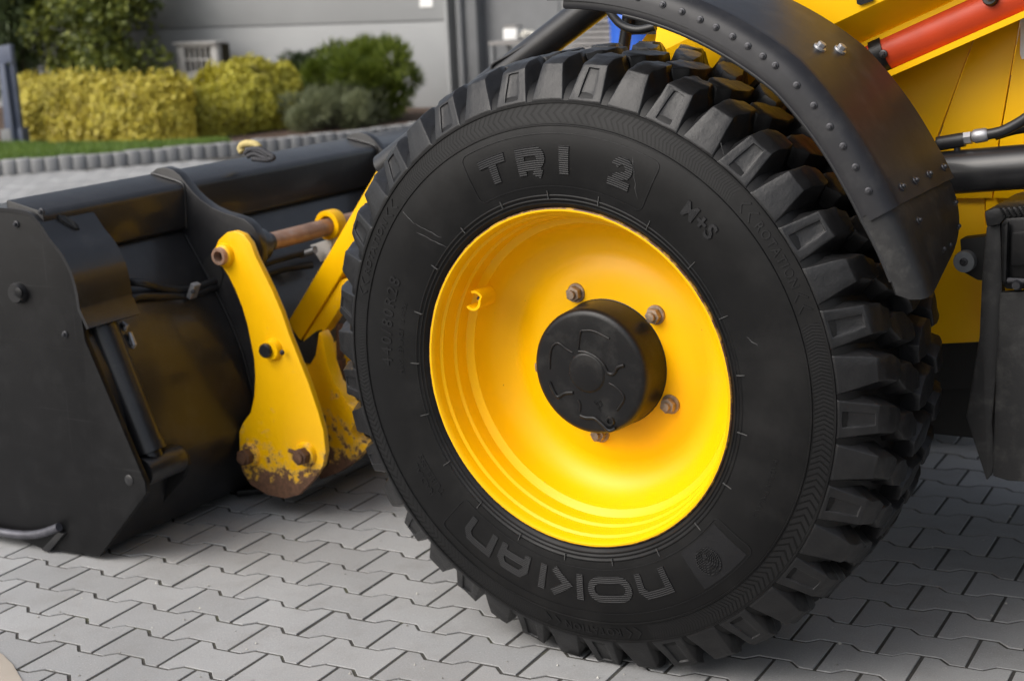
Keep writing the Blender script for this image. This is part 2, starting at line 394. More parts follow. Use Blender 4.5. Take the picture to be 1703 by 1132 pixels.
def lug_mesh(stations, groove=False, seed=0):
    """stations: (off, r_top, r_base, half width top, half width base, tangential shift), outer to inner"""
    m = MB(); rows = []
    for off, rt, rb, ht, hb, sh in stations:
        q = lambda r, x: Vector((math.sqrt(max(r*r-x*x, 0)), -off, x))
        rows.append([q(rb, sh-hb), q(rt, sh-ht), q(rt, sh+ht), q(rb, sh+hb)])
    vs = [p for r in rows for p in r]; fs = []; n = len(rows)
    for i in range(n-1):
        for k in range(3): fs.append((4*i+k, 4*i+k+1, 4*i+k+5, 4*i+k+4))
        fs.append((4*i+3, 4*i, 4*i+4, 4*i+7))
    fs += [(3, 2, 1, 0), (4*n-4, 4*n-3, 4*n-2, 4*n-1)]
    m.add(vs, fs)
    me = bpy.data.meshes.new('tread_lug'); me.from_pydata(m.v, [], m.f)
    bm = bmesh.new(); bm.from_mesh(me); bmesh.ops.remove_doubles(bm, verts=bm.verts, dist=1e-6); bmesh.ops.recalc_face_normals(bm, faces=bm.faces)
    if groove:
        bm.faces.ensure_lookup_table()
        f = min((f for f in bm.faces if len(f.verts) == 4), key=lambda f: (f.calc_center_median()-Vector((.652, .02, .0))).length)
        bmesh.ops.inset_individual(bm, faces=[f], thickness=.009, depth=0)
        for v in f.verts: v.co.z *= .55
        r = bmesh.ops.extrude_discrete_faces(bm, faces=[f]); ff = r['faces'][0]; no = ff.normal.copy()
        bmesh.ops.translate(bm, verts=ff.verts, vec=-no*.0045)
        bmesh.ops.recalc_face_normals(bm, faces=bm.faces)
    bmesh.ops.subdivide_edges(bm, edges=bm.edges[:], cuts=2, use_grid_fill=True)
    es = [e for e in bm.edges if len(e.link_faces) == 2 and e.calc_face_angle(0) > rad(22)]
    bmesh.ops.bevel(bm, geom=es, offset=.0019, segments=2, affect='EDGES', profile=.5, clamp_overlap=True)
    rs = random.Random(seed)
    for v in bm.verts:
        q = v.co; wear = 1 if q.x > .66 else .45
        v.co = q+Vector((noise.noise(q*55+Vector((seed, 0, 0)))*1.2, noise.noise(q*45+Vector((0, seed, 5))), noise.noise(q*45+Vector((3, 0, seed)))))*.0028*wear
    bm.to_mesh(me); bm.free(); me.materials.append(M['lug'])
    me.polygons.foreach_set('use_smooth', [True]*len(me.polygons)); me.set_sharp_from_angle(angle=rad(32)); return me
OUT = [(-.002, .612, .604, .037, .040, .0), (-.040, .681, .638, .0240, .0445, .0), (-.060, .691, .646, .0230, .0455, -.003), (-.088, .697, .652, .0270, .0455, -.010), (-.118, .698, .653, .0160, .0360, -.018)]
OUTG = [(-.002, .611, .604, .038, .041, .0), (-.040, .679, .638, .0290, .0450, .0), (-.060, .690, .646, .0270, .0455, -.004), (-.082, .696, .652, .0290, .0450, -.010), (-.108, .698, .653, .0180, .0370, -.016)]
MIDA = [(-.112, .694, .653, .010, .022, .022), (-.134, .699, .654, .027, .040, .012), (-.176, .700, .654, .030, .043, .000), (-.212, .699, .654, .016, .030, -.016)]
MIDB = [(-.222, .699, .654, .016, .030, -.018), (-.258, .700, .654, .030, .043, .000), (-.300, .699, .654, .027, .040, .012), (-.322, .694, .653, .010, .022, .022)]
def mirror(st): return [(-.446-o, a, b, c, d, e) for o, a, b, c, d, e in st][::-1]
protos = []
for vnt in range(3):
    protos.append((lug_mesh(OUTG, True, 11+vnt), lug_mesh(OUT, False, 21+vnt), lug_mesh(MIDA, False, 31+vnt), lug_mesh(MIDB, False, 41+vnt), lug_mesh(mirror(OUT), False, 51+vnt)))
PITCH = 360/42
def place_lug(me, th):
    Rm = Matrix.Rotation(-rad(th), 4, 'Y')          # +theta turns +X towards +Z
    W = WM @ Rm
    if min((W @ v.co).z for v in me.vertices) < .003:
        me = me.copy(); Wi = W.inverted()
        for v in me.vertices:
            p = W @ v.co
            if p.z < .003:
                p.z = .003+.0*(p.z); v.co = Wi @ p
    o = bpy.data.objects.new('tread_lug', me); COL.objects.link(o); o.parent = wheel; o.matrix_local = Rm
for k in range(42):
    th = 15.45+PITCH*k; pr = protos[random.randrange(3)]
    place_lug(pr[0] if k % 2 == 0 else pr[1], th)
    place_lug(pr[2], th+PITCH*.5); place_lug(pr[3], th+PITCH*.02); place_lug(pr[4], th+PITCH*.52)

# ---------------- sidewall lettering
def strip(mb, pts, w, fmap, closed=False, h=.0022, uvs=None):
    P = [Vector((x, y)) for x, y in pts]
    sub = []
    n = len(P)
    for i in range(n if closed else n-1):
        a, b = P[i], P[(i+1) % n]; k = max(1, int((b-a).length/.012))
        sub += [a.lerp(b, j/k) for j in range(k)]
    if not closed: sub.append(P[-1])
    n = len(sub); L = []; Rr = []
    for i in range(n):
        a = sub[i-1] if (i or closed) else None; c = sub[(i+1) % n] if (i < n-1 or closed) else None; b = sub[i]
        d1 = (b-a).normalized() if a is not None else None; d2 = (c-b).normalized() if c is not None else None
        d1 = d1 or d2; d2 = d2 or d1
        n1 = Vector((-d1.y, d1.x)); n2 = Vector((-d2.y, d2.x)); mt = (n1+n2).normalized(); k = min(1/max(mt.dot(n1), .35), 2)
        L.append(b+mt*w/2*k); Rr.append(b-mt*w/2*k)
    base = len(mb.v)
    for i in range(n):
        for q, hh in ((L[i], -.002), (L[i], h), (Rr[i], h), (Rr[i], -.002)):
            mb.uv[len(mb.v)] = (q.x, q.y); mb.v.append(fmap(q.x, q.y, hh))
    for i in range(n if closed else n-1):
        j = (i+1) % n
        for k in range(3): mb.f.append([base+4*i+k, base+4*i+k+1, base+4*j+k+1, base+4*j+k])
    if not closed: mb.f += [[base, base+1, base+2, base+3], [base+4*n-4, base+4*n-3, base+4*n-2, base+4*n-1]]
def uvbuild(mb, name, mat, parent):
    me = bpy.data.meshes.new(name); me.from_pydata(mb.v, [], mb.f); uv = me.uv_layers.new(name='UVMap')
    for l in me.loops: uv.data[l.index].uv = mb.uv.get(l.vertex_index, (0, 0))
    bm = bmesh.new(); bm.from_mesh(me); bmesh.ops.recalc_face_normals(bm, faces=bm.faces); bm.to_mesh(me); bm.free()
    return link(name, me, mat, parent)
def amap(th0, r0, x0=0):      # text reads clockwise, tops outwards
    return lambda x, y, h: WL(r0+y, th0-math.degrees((x-x0)/(r0+.03)), soff(r0+y)+h)
def arcpts(cx, cy, r, a0, a1, n=10, ry=None):
    return [(cx+r*math.cos(rad(lerp(a0, a1, i/n))), cy+(ry or r)*math.sin(rad(lerp(a0, a1, i/n)))) for i in range(n+1)]
H = .060
def letter(th, r0, strokes, w, name='letter'):
    mb = MB()
    for s in strokes: strip(mb, s[0], w, amap(th, r0), closed=len(s) > 1)
    return uvbuild(mb, name, M['letter'], wheel)
t_ = .0185
t_ = .0200
letter(108.8, .456, [([(-.034, H-t_/2), (.034, H-t_/2)],), ([(0, H-t_), (0, 0)],)], t_)
letter(97.2, .456, [([(-.026, 0), (-.026, H)],), ([(-.026+t_/2, H-t_/2), (.010, H-t_/2)]+arcpts(.010, H-t_/2-.015, .015, 80, -80, 8)+[(-.026+t_/2, H-t_/2-.030)],), ([(.004, H-t_/2-.040), (.024, 0)],)], t_)
letter(87.6, .456, [([(0, 0), (0, H)],)], .023)
letter(71.6, .456, [(arcpts(.001, .0405, .0165, 168, -38, 12)+[(-.010, .0205)],), ([(-.026, .0080), (.027, .0080)],), ([(-.0165, .0165), (-.0050, .0165)],)], .0165)
# the maker's name, six striped letters
w2 = .0165; Hn = .060
arch = [(-.030, 0), (-.030, Hn*.62)]+[(-.018, Hn-w2/2), (.018, Hn-w2/2)]+[(.030, Hn*.62), (.030, 0)]
def ring(a, b): return arcpts(-a, 0, b, 90, 270, 8)
def ang(px, py):
    p = wpx(px, py, .018); return math.degrees(math.atan2(p.z, p.x))
nshape = [([(-.034, 0), (-.034, Hn-w2/2), (.022, Hn-w2/2), (.034, Hn-.022), (.034, 0)],)]
letter(ang(1089, 972), .443, nshape, w2)
ov = [(x, y+Hn/2) for x, y in arcpts(.027, 0, .0215, 90, -90, 8)+arcpts(-.027, 0, .0215, -90, -270, 8)]
letter(ang(1017, 984), .443, [(ov, 1)], w2)
letter(ang(943, 977), .443, [([(-.036, 0), (-.036, Hn)],), ([(.034, Hn), (-.004, Hn/2+.001), (.034, 0)],)], w2)
letter(ang(903, 962), .443, [([(0, 0), (0, Hn)],)], w2)
letter(ang(853, 939), .443, [([(-.034, 0), (-.034, Hn-.022), (-.022, Hn-w2/2), (.022, Hn-w2/2), (.034, Hn-.022), (.034, 0)],), ([(-.034+w2/2, .020), (.034-w2/2, .020)],)], w2)
letter(ang(797, 896), .443, nshape, w2)
# raised outline round TRI 2 and round the name
def outline(a0, a1, r0, r1, cr=.014, w=.0022, name='panel_outline'):
    mb = MB(); rm = (r0+r1)/2; hw = rad(a0-a1)/2*rm; c = (a0+a1)/2
    pts = arcpts(hw-cr, r1-cr, cr, 0, 90, 5)+arcpts(-hw+cr, r1-cr, cr, 90, 180, 5)+arcpts(-hw+cr, r0+cr, cr, 180, 270, 5)+arcpts(hw-cr, r0+cr, cr, 270, 360, 5)
    strip(mb, pts, w, lambda x, y, h: WL(y, c-math.degrees(x/rm), soff(y)+h), closed=True, h=.0014)
    return uvbuild(mb, name, M['mark'], wheel)
outline(117, 63, .430, .541); outline(-36.5, -134, .428, .532)
# smooth raised pad with the maker's round striped emblem
pad = MB(); na, nr = 14, 6
for i in range(na+1):
    for j in range(nr+1):
        r = lerp(.434, .527, j/nr); a = lerp(-38.5, -53.5, i/na); pad.v.append(WL(r, a, soff(r)+.0009))
for i in range(na):
    for j in range(nr): pad.f.append([i*(nr+1)+j, i*(nr+1)+j+1, (i+1)*(nr+1)+j+1, (i+1)*(nr+1)+j])
pad.build('emblem_pad', M['panel'], wheel)
em = MB()
def emap(x, y, h): return amap(-47.6, .482)(x, y, h)
strip(em, arcpts(0, 0, .0300, 0, 360, 26)[:-1], .0022, emap, closed=True, h=.0030)
for k in range(6):
    R_ = .0265-.0005; cy = -.008-.003*k; rr = .0075+.0045*k
    pts = [(x, y) for x, y in arcpts(.002, -.014+.0012*k, rr, 0, 360, 30) if x*x+y*y < (.0290)**2]
    pts = sorted(pts, key=lambda q: -math.atan2(q[1]+.014-.0012*k, q[0]-.002) if k < 2 else -math.atan2(q[1]+.014, q[0]-.002))
    seg = []
    for q in pts:
        if seg and (Vector(q)-Vector(seg[-1])).length > .012:
            if len(seg) > 2: strip(em, seg, .0017, emap, h=.0028)
            seg = []
        seg.append(q)
    if len(seg) > 2: strip(em, seg, .0017, emap, h=.0028)
uvbuild(em, 'round_emblem', M['letter'], wheel)
# small moulded text
def textmesh(body, size, fmap, name, mat, parent, spacing=1.0, bold=.0, h=.0016):
    cu = bpy.data.curves.new('t', 'FONT'); cu.body = body; cu.size = size; cu.align_x = 'CENTER'; cu.extrude = .5; cu.space_character = spacing; cu.offset = bold; cu.resolution_u = 3
    ob = bpy.data.objects.new('t', cu); COL.objects.link(ob)
    me = ob.evaluated_get(bpy.context.evaluated_depsgraph_get()).to_mesh()
    mb = MB(); mb.v = [fmap(v.co.x, v.co.y, h if v.co.z > 0 else -.001) for v in me.vertices]; mb.f = [list(p.vertices) for p in me.polygons]
    bpy.data.objects.remove(ob); bpy.data.curves.remove(cu)
    return mb.build(name, mat, parent, smooth=0, merge=False)
textmesh('M+S', .046, amap(48.6, .482), 'lettering', M['letter_plain'], wheel, 1.1, .0012, .0032)
for c in (32.2, 152.2, 272.2):
    textmesh('ROTATION', .026, amap(c, .5715), 'lettering', M['mark'], wheel, 1.22, .0003)
    for s in (-1, 1):
        for q in (0, 1):
            ar = MB(); x = s*(.098+.026*q)
            strip(ar, [(x+.007, .014), (x-.007, .0), (x+.007, -.014)], .0032, amap(c, .581), h=.0018)
            uvbuild(ar, 'rotation_arrow', M['mark'], wheel)
textmesh('440/80R28', .042, amap(168, .476), 'lettering', M['mark'], wheel, 1.25, .0004, .0018)
textmesh('MADE IN FINLAND', .0155, amap(-21, .490), 'lettering', M['mark'], wheel, 1.15, 0, .0013)
textmesh('MAY REPLACE 16.9R28', .0165, amap(172, .444), 'lettering', M['mark'], wheel, 1.15, 0, .0013)
textmesh('RADIAL', .024, amap(-146, .488), 'lettering', M['mark'], wheel, 1.1, 0, .0015)
textmesh('TUBELESS', .024, amap(-146, .462), 'lettering', M['mark'], wheel, 1.1, 0, .0015)
# mould vent ticks across the bead rings
tk = MB()
for k in range(21):
    a = 8+360/21*k; r0, r1 = .4025, .4215+.004*math.sin(k*7)
    u = math.degrees(.0005/.41)
    tk.add([WL(r0, a-u, soff(r0)-.001), WL(r0, a+u, soff(r0)-.001), WL(r1, a+u, soff(r1)-.001), WL(r1, a-u, soff(r1)-.001),
            WL(r0, a-u, .0172), WL(r0, a+u, .0172), WL(r1, a+u, .0190), WL(r1, a-u, .0190)], [(0, 3, 2, 1), (4, 5, 6, 7), (0, 1, 5, 4), (1, 2, 6, 5), (2, 3, 7, 6), (3, 0, 4, 7)])
tag(tk.build('mould_tick', pmat('pale_tick', (.085, .085, .083), .6), wheel, smooth=0), kind='stuff')

for (x0_, y0_), (x1_, y1_) in (((692, 372), (735, 396)), ((694, 386), (741, 410)), ((667, 352), (690, 372)), ((1052, 262), (1060, 330)), ((1190, 240), (1196, 262)), ((1242, 560), (1262, 575))):
    sc = MB(); q0, q1 = wpx(x0_, y0_, .018), wpx(x1_, y1_, .018); pts = []
    for k in range(9):
        q = q0.lerp(q1, k/8)+Vector((random.gauss(0, .0008), 0, random.gauss(0, .0008))); r_ = math.hypot(q.x, q.z); pts.append(Vector((q.x, -soff(r_)-.0002, q.z)))
    sc.tube(pts, [.0002]+[random.uniform(.0005, .0011) for _ in range(7)]+[.0002], 5).build('scuff', M['scuff'], wheel, smooth=0)

# ---------------- rim
RIM = [(.3815, -.012), (.3822, .0010), (.3808, .0040), (.3785, .0050), (.3745, .0052), (.3715, .0015), (.3690, -.006), (.3665, -.018), (.3610, -.023), (.3600, -.028), (.3555, -.058), (.3500, -.063), (.3485, -.070), (.3455, -.093), (.3390, -.099), (.3290, -.104),
       (.3250, -.116), (.3190, -.132), (.3100, -.146), (.2990, -.158), (.2870, -.167), (.2730, -.1735), (.2590, -.1765), (.2470, -.1765), (.2360, -.1735), (.222, -.168), (.205, -.163), (.180, -.160), (.150, -.159), (.100, -.159)]
ax = Vector((0, -1, 0))
rm = MB(); rm.revolve(RIM[3:], (0, 0, 0), ax, 160); rim = rm.build('rim', M['rim'], wheel, smooth=28, fix=False)
rme = MB(); rme.revolve(RIM[:4], (0, 0, 0), ax, 160); rme.build('rim_edge', M['rim_edge'], wheel, smooth=60, fix=False)
back = MB(); back.revolve([(.345, -.10), (.35, -.43), (.30, -.43), (.10, -.30), (.0, -.30)], (0, 0, 0), ax, 64); back.build('rim_barrel', M['yellow'], wheel, smooth=60, fix=False)
# valve guard
vg = wpx(790, 495, -.05); vd = Vector((0, -1, 0)); th0 = math.atan2(vg.z, vg.x); rv = math.hypot(vg.x, vg.z)
vgm = MB(); n = 14; ri, ro = .0165, .0225; cen = Vector((.328*math.cos(th0), 0, .328*math.sin(th0))); er = Vector((math.cos(th0), 0, math.sin(th0))); et = Vector((-math.sin(th0), 0, math.cos(th0)))
c0 = er*.312
vv = []
for d0 in (.095, .030):
    for i in range(n+1):
        a = rad(lerp(-20, 235, i/n))
        for r in (ri, ro):
            q = c0+(et*math.cos(a)-er*math.sin(a))*r; vv.append(Vector((q.x, d0+(.010 if d0 < .06 and i > 8 else 0), q.z)))
fs = []; s1 = 2*(n+1)
for i in range(n):
    a = 2*i; fs += [(a, a+2, a+3, a+1), (s1+a, s1+a+1, s1+a+3, s1+a+2), (a, s1+a, s1+a+2, a+2), (a+1, a+3, s1+a+3, s1+a+1)]
fs += [(0, 1, s1+1, s1), (2*n, s1+2*n, s1+2*n+1, 2*n+1)]
vgm.add(vv, fs); vgm.build('valve_guard', M['yellow'], wheel)
vm = MB(); vm.cyl((c0.x, .10, c0.z), (c0.x, .062, c0.z), .004, 10).cyl((c0.x, .066, c0.z), (c0.x, .056, c0.z), .0052, 10); vm.build('valve_stem', M['bolt'], wheel)

# hub cap with its ridges
hub = MB(); hub.revolve([(.0, -.0685), (.085, -.0685), (.128, -.0695), (.1365, -.0715), (.1415, -.077), (.1435, -.084), (.1460, -.158), (.149, -.160), (.149, -.164)], (0, 0, 0), ax, 72)
hub.build('hub_cap', M['plastic'], wheel, smooth=40, fix=False)
bs_ = MB(); bs_.revolve([(0, -.0645), (.040, -.0645), (.0435, -.0655), (.046, -.0685), (.050, -.0690)], tuple(WL(.004, 180, 0)), ax, 40); bs_.build('hub_boss', M['plastic'], wheel, fix=False)
rd = [[(390, 480), (440, 485), (510, 520), (560, 570), (590, 625), (630, 635), (660, 590), (705, 575)], [(185, 690), (215, 760), (245, 795), (290, 770), (350, 765)],
      [(400, 925), (440, 940), (500, 945), (550, 985), (600, 1030), (645, 1015)], [(385, 465), (400, 350), (430, 333), (500, 340), (600, 390)], [(185, 600), (195, 470), (240, 420), (300, 460), (345, 488)],
      [(600, 700), (650, 730), (705, 800), (655, 890)], [(385, 815), (400, 850), (395, 900)]]
for k, pts in enumerate(rd):
    pp = smoothpath([wpx(870+x/4.193, 470+y/4.193, -.0685) for x, y in pts], 6)
    MB().tube(pp,   .0042 if k < 3 else .0026, 8).build('hub_ridge', M['plastic'], wheel, smooth=80)
pl = wpx(870+608/4.193, 470+965/4.193, -.0685)
MB().revolve([(.0065, -.004), (.0065, .003), (.0095, .0035), (.0115, .0), (.012, -.003)], pl, ax, 20).build('plug', M['plastic'], wheel, fix=False)
lc = wpx(870+530/4.193, 470+850/4.193, -.0685); 
lx = (wpx(870+560/4.193, 470+895/4.193, -.0685)-wpx(870+495/4.193, 470+795/4.193, -.0685)).normalized(); ly = Vector((0, -1, 0)).cross(lx)
for j, s in enumerate(('OIL', 'LEVEL')):
    textmesh(s, .0095, lambda x, y, h, j=j: lc+lx*x+ly*(y-.010*j+.003)+Vector((0, -h-.0006, 0)), 'lettering', M['mark'], wheel, 1.1, 0, .0008)
tb = wpx(870+172/4.193, 470+355/4.193, -.072)
MB().box(tb, (.010, .006, .006), Matrix.Rotation(rad(40), 3, 'Y')).build('hub_tab', M['plastic'], wheel, bevel=.001)

nutb = MB(); nutb.revolve([(0, .004), (.0215, .004), (.0225, .0015), (.0225, -.004)], (0, 0, 0), ax, 28)
hexv = [(math.cos(PI/3*i)*.0178, math.sin(PI/3*i)*.0178) for i in range(6)]
nutb.prism([(x, -.003, z) for x, z in hexv], (0, -.017, 0))
nutb.revolve([(.0115, -.020), (.0115, .0), (0, .0)], (0, -.020-.002, 0), ax, 16) if False else None
nutb.cyl((0, -.018, 0), (0, -.029, 0), .0098, 16)
nme = nutb.mesh('wheel_nut', bevel=.0012)
for k in range(5):
    o = link('wheel_nut', nme, M['nut'], wheel); p = WL(.173, 116+72*k, -.160); o.location = p; o.rotation_euler = (0, random.random()*2, 0)

# ---------------- mudguard
fk = [(10, .968), (16, .966), (22, .964), (30, .962), (36, .970), (44, .985), (52, 1.0), (95, 1.0)]
def FP(r, off, th): return WP(r*interp(fk, th), th, off)
def sweep(prof, a0, a1, n, endfn=None):
    mb = MB(); m = len(prof); vs = []
    for k in range(n+1):
        th = lerp(a0, a1, k/n); vs += [FP(r, o, th) if endfn is None else endfn(r, o, th) for r, o in prof]
    fs = [(k*m+i, k*m+(i+1) % m, (k+1)*m+(i+1) % m, (k+1)*m+i) for k in range(n) for i in range(m)]
    fs += [list(range(m))[::-1], [n*m+i for i in range(m)]]
    mb.add(vs, fs); return mb
FPROF = [(.7930, -.004), (.7955, .0035), (.8010, .0055), (.8100, .0030), (.8300, -.002), (.8420, -.006), (.8520, -.014), (.8580, -.028), (.8605, -.050), (.8610, -.36), (.8550, -.36), (.8545, -.052), (.8520, -.031), (.8470, -.018), (.8380, -.011), (.8280, -.008), (.8080, -.004), (.8000, -.004)]
fender = sweep(FPROF, 88, 30.5, 60).build('mudguard', M['fender'], loader, smooth=40)
fender['label'] = 'curved black mudguard over the tyre, bolted along its edge'
# rounded rubber lip under the edge
MB().tube([FP(.7945, .000, lerp(78, 20.5, k/60)) for k in range(61)], .0048, 8).build('edge_lip', M['hose'], fender, smooth=80)
# bolted clamping strip with its turned end
SPR = [(.8110, .0092), (.8300, .0062), (.8450, .0018), (.8575, -.0095), (.8635, -.0250), (.8585, -.0275), (.8525, -.0140), (.8420, -.0050), (.8295, -.0010), (.8108, .0034)]
sweep(SPR, 90.5, 29.5, 60).build('clamp_strip', M['fender'], fender, smooth=40)
CPR = [(.8505, -.010), (.8575, -.022), (.8620, -.036), (.8645, -.055), (.8650, -.352), (.8618, -.352), (.8614, -.055), (.8585, -.038), (.8540, -.024), (.8480, -.012)]
sweep(CPR, 33.4, 29.6, 6).build('cross_strip', M['fender'], fender, smooth=40)
# rubber flap at the rear
def flapfn(r, o, th):
    k = max(0, min(1, (31.5-th)/14.5)); f = max(0, min(1, (-o-.02)/.30))
    return FP((r-.0025)*(1-.072*k*k*f), o, th+2.4*k*k*f+(1.5 if r < .805 else .4 if r < .825 else 0)*k**3)
flap_prof = [(.7945, -.002), (.800, .004), (.822, .001), (.8420, -.006), (.8520, -.016), (.8580, -.034), (.8590, -.060), (.8600, -.345), (.8520, -.345), (.8510, -.062), (.8480, -.036), (.8400, -.020), (.8200, -.008), (.8000, -.006)]
sweep(flap_prof, 31.5, 17.0, 16, flapfn).build('rubber_flap', M['flap'], fender, smooth=40, bevel=0)
# bolts
bm_ = MB(); bm_.revolve([(0, .0022), (.0078, .0022), (.0086, .001), (.0086, -.002)], (0, 0, 0), (0, 0, 1), 20)
bm_.prism([(math.cos(PI/3*i)*.0054, math.sin(PI/3*i)*.0054, .0015) for i in range(6)], (0, 0, .0055)); bm_.revolve([(.0034, .007), (.0034, .0085), (0, .0085)], (0, 0, 0), (0, 0, 1), 10)
bme = bm_.mesh('bolt', bevel=.0006, bseg=1)
def put_bolt(P, nrm, sc=1, par=fender, mat=None, me=bme, name='bolt'):
    o = link(name, me, mat or M['bolt'], par); q = nrm.to_track_quat('Z', 'Y')
    o.matrix_local = Matrix.LocRotScale(P, q, (sc, sc, sc)); return o
for th in (84.5, 80.2, 76, 72.1, 69.1, 66.2, 63.7, 61.0, 58.5, 56.0, 53.9, 50.0, 46.5, 43.0, 39.9, 36.7, 33.1):
    P = FP(.8355, .0052, th); rdir = (FP(.9, 0, th)-FP(.8, 0, th)).normalized(); put_bolt(P, (NW+rdir*.25).normalized(), .84)
def skinbolt(th, off, sc=1, dr=.0, mat=None):
    r = interp([(-.36, .8652), (-.05, .8648), (-.03, .861), (-.0, .842)], off)+dr; rdir = (FP(.9, off, th)-FP(.8, off, th)).normalized(); return put_bolt(FP(r, off, th), rdir, sc, mat=mat)
for off in (-.08, -.155, -.235, -.325): skinbolt(31.5, off)
for th, off in ((26.5, -.10), (26.0, -.33), (20.5, -.20), (20.0, -.265), (22, -.335)):
    rdir = (FP(.9, off, th)-FP(.8, off, th)).normalized(); put_bolt(flapfn(.8592, off, th), rdir, .9)
bolt_big = MB(); bolt_big.revolve([(0, .003), (.0125, .003), (.0125, -.003)], (0, 0, 0), (0, 0, 1), 20); bolt_big.prism([(math.cos(PI/3*i)*.0085, math.sin(PI/3*i)*.0085, .002) for i in range(6)], (0, 0, .009)); bbm = bolt_big.mesh('bolt', bevel=.001)
for th, off in ((53.5, -.165), (52.3, -.235)):
    rdir = (FP(.9, off, th)-FP(.8, off, th)).normalized(); put_bolt(FP(.8615, off, th), rdir, 1.05, mat=None, me=bbm)
bbm.materials.clear(); bbm.materials.append(M['steel'])

# ---------------- bucket (lateral extrusion; x = rear positive)
def xprism(prof, y0, y1): return MB().prism([(x, y0, z) for x, z in prof], (0, y1-y0, 0))
Y0, Y1 = .062, 2.25
shell_out = [(-1.645, .835), (-1.585, .74), (-1.515, .62), (-1.462, .50), (-1.430, .38), (-1.420, .255), (-1.455, .14), (-1.515, .035), (-2.05, .012), (-2.30, .012)]
shell_in = [(-2.30, .035), (-2.05, .037), (-1.54, .065), (-1.48, .16), (-1.448, .26), (-1.457, .375), (-1.488, .49), (-1.54, .605), (-1.61, .725), (-1.675, .835)]
so = [Vector((x, 0, z)) for x, z in shell_out]; si = [Vector((x, 0, z)) for x, z in shell_in]
prof = [(p.x, p.z) for p in smoothpath(so[:6], 5)[:-1]]+shell_out[5:]+shell_in[:5]+[(p.x, p.z) for p in smoothpath(si[4:], 5)[1:]]
bucket = xprism(prof, Y0, Y1).build('bucket', M['black'], loader, smooth=30)
bucket['label'] = 'wide black clamshell bucket resting on the paving'
beam = [(-1.752, .994), (-1.745, .997), (-1.632, .972), (-1.620, .963), (-1.617, .950), (-1.622, .842), (-1.630, .834), (-1.76, .834)]
xprism(beam, Y0-.004, Y1).build('top_beam', M['black'], bucket, bevel=.004, smooth=40)
xprism([(-1.742, .90), (-1.752, .90), (-2.02, .80), (-2.02, .788), (-1.74, .872)], Y0, Y1).build('front_plate', M['black'], bucket)
# near outer side panel
sp = [(-60, 350), (0, 347), (45, 354), (66, 372), (85, 400), (104, 424), (119, 453), (128, 484), (133, 515), (137, 540), (141, 566), (235, 788), (241, 802), (243, 820), (165, 925), (70, 912), (0, 884), (-60, 862)]
MB().prism([at(x, y, .045) for x, y in sp], (0, .018, 0)).build('side_panel', M['plate'], bucket, bevel=.0025)
xprism([(-1.70, .93), (-1.55, .66), (-1.47, .40), (-1.44, .24), (-1.53, .05), (-2.2, .03), (-2.2, .80)], 2.24, 2.262).build('side_panel', M['plate'], bucket, bevel=.0025)
# second, inner panel by the ram
ip = [(216, 560), (262, 738), (276, 740), (296, 743), (309, 757), (312, 775), (305, 795), (222, 890), (205, 880), (150, 600)]
MB().prism([at(x, y, .245) for x, y in ip], (0, .016, 0)).build('inner_panel', M['plate'], bucket, bevel=.0025)
# rounded cover over the ram's head
near = [(-30, 346), (0, 347), (45, 353), (66, 371), (85, 399), (104, 423), (119, 452), (128, 483), (133, 514), (148, 546)]
cv = [at(x, y, .045) for x, y in near]; cs = smoothpath(cv[:-1], 4)+[cv[-1]]
cov = MB(); T = .007; nn = len(cs); outer = []; inner = []
for i, p in enumerate(cs):
    d = (cs[min(i+1, nn-1)]-cs[max(i-1, 0)]).normalized(); nrm = Vector((-d.z, 0, d.x));
    outer.append(p+nrm*.003); inner.append(p-nrm*T)
poly = outer+inner[::-1]
cov.prism([(p.x, .042, p.z) for p in poly], (0, .198, 0)); cov.build('ram_cover', M['black'], bucket, smooth=40)
def on_cover(px, py):
    best = min((min((at(px, py, .045+.19*k/60)-Vector((q.x, .045+.19*k/60, q.z))).length for q in outer), k) for k in range(61))
    return at(px, py, .045+.19*best[1]/60)
slot = [on_cover(x, y) for x, y in ((96, 361), (101, 359), (110, 364), (121, 371), (129, 378), (131, 384), (125, 383), (113, 377), (102, 369))]
MB().prism([p+Vector((.004, 0, .006)) for p in slot], (-.004, 0, -.008)).build('slot_shade', M['dark'], bucket, smooth=0)  # dark inlay on the cover stands for shade inside the slot
# discs and bolts of the side panel
def ydisc(px, py, Y, r, h, mat, par, name='pin', r2=None):
    P = at(px, py, Y); return MB().revolve([(0, h), (r*.86, h), (r, h*.6), (r, -.004)], P, (0, -1, 0), 32).build(name, mat, par)
pp = ydisc(33, 486, .045, .029, .020, M['black'], bucket, 'pivot_pin'); ydisc(31, 487, .025, .014, .003, M['plate'], pp, 'pin_face')
ydisc(215, 798, .045, .015, .003, M['black'], bucket, 'pivot_pin')
for x, y in ((27, 373), (108, 556), (69, 352)): put_bolt(at(x, y, .043), Vector((0, -1, 0)), 1.15, bucket)
# ram
A_ = at(168, 545, .145); B_ = at(246, 745, .145); rd_ = (B_-A_).normalized()
ram = MB(); ram.cyl(A_-rd_*.06, B_, .047, 40).cyl(B_-rd_*.012, B_+rd_*.012, .050, 40); ram.build('ram', M['black'], bucket)
E_ = B_+rd_*.055; MB().cyl(E_+Vector((0, -.055, 0)), E_+Vector((0, .09, 0)), .040, 36).tube([B_, E_], .034, 20).build('ram_eye', M['black'], bucket, bevel=.003)
MB().revolve([(0, -.09), (.030, -.09), (.040, -.075), (.040, -.06)], E_, (0, -1, 0), 24).build('ram_eye', M['plate'], bucket)
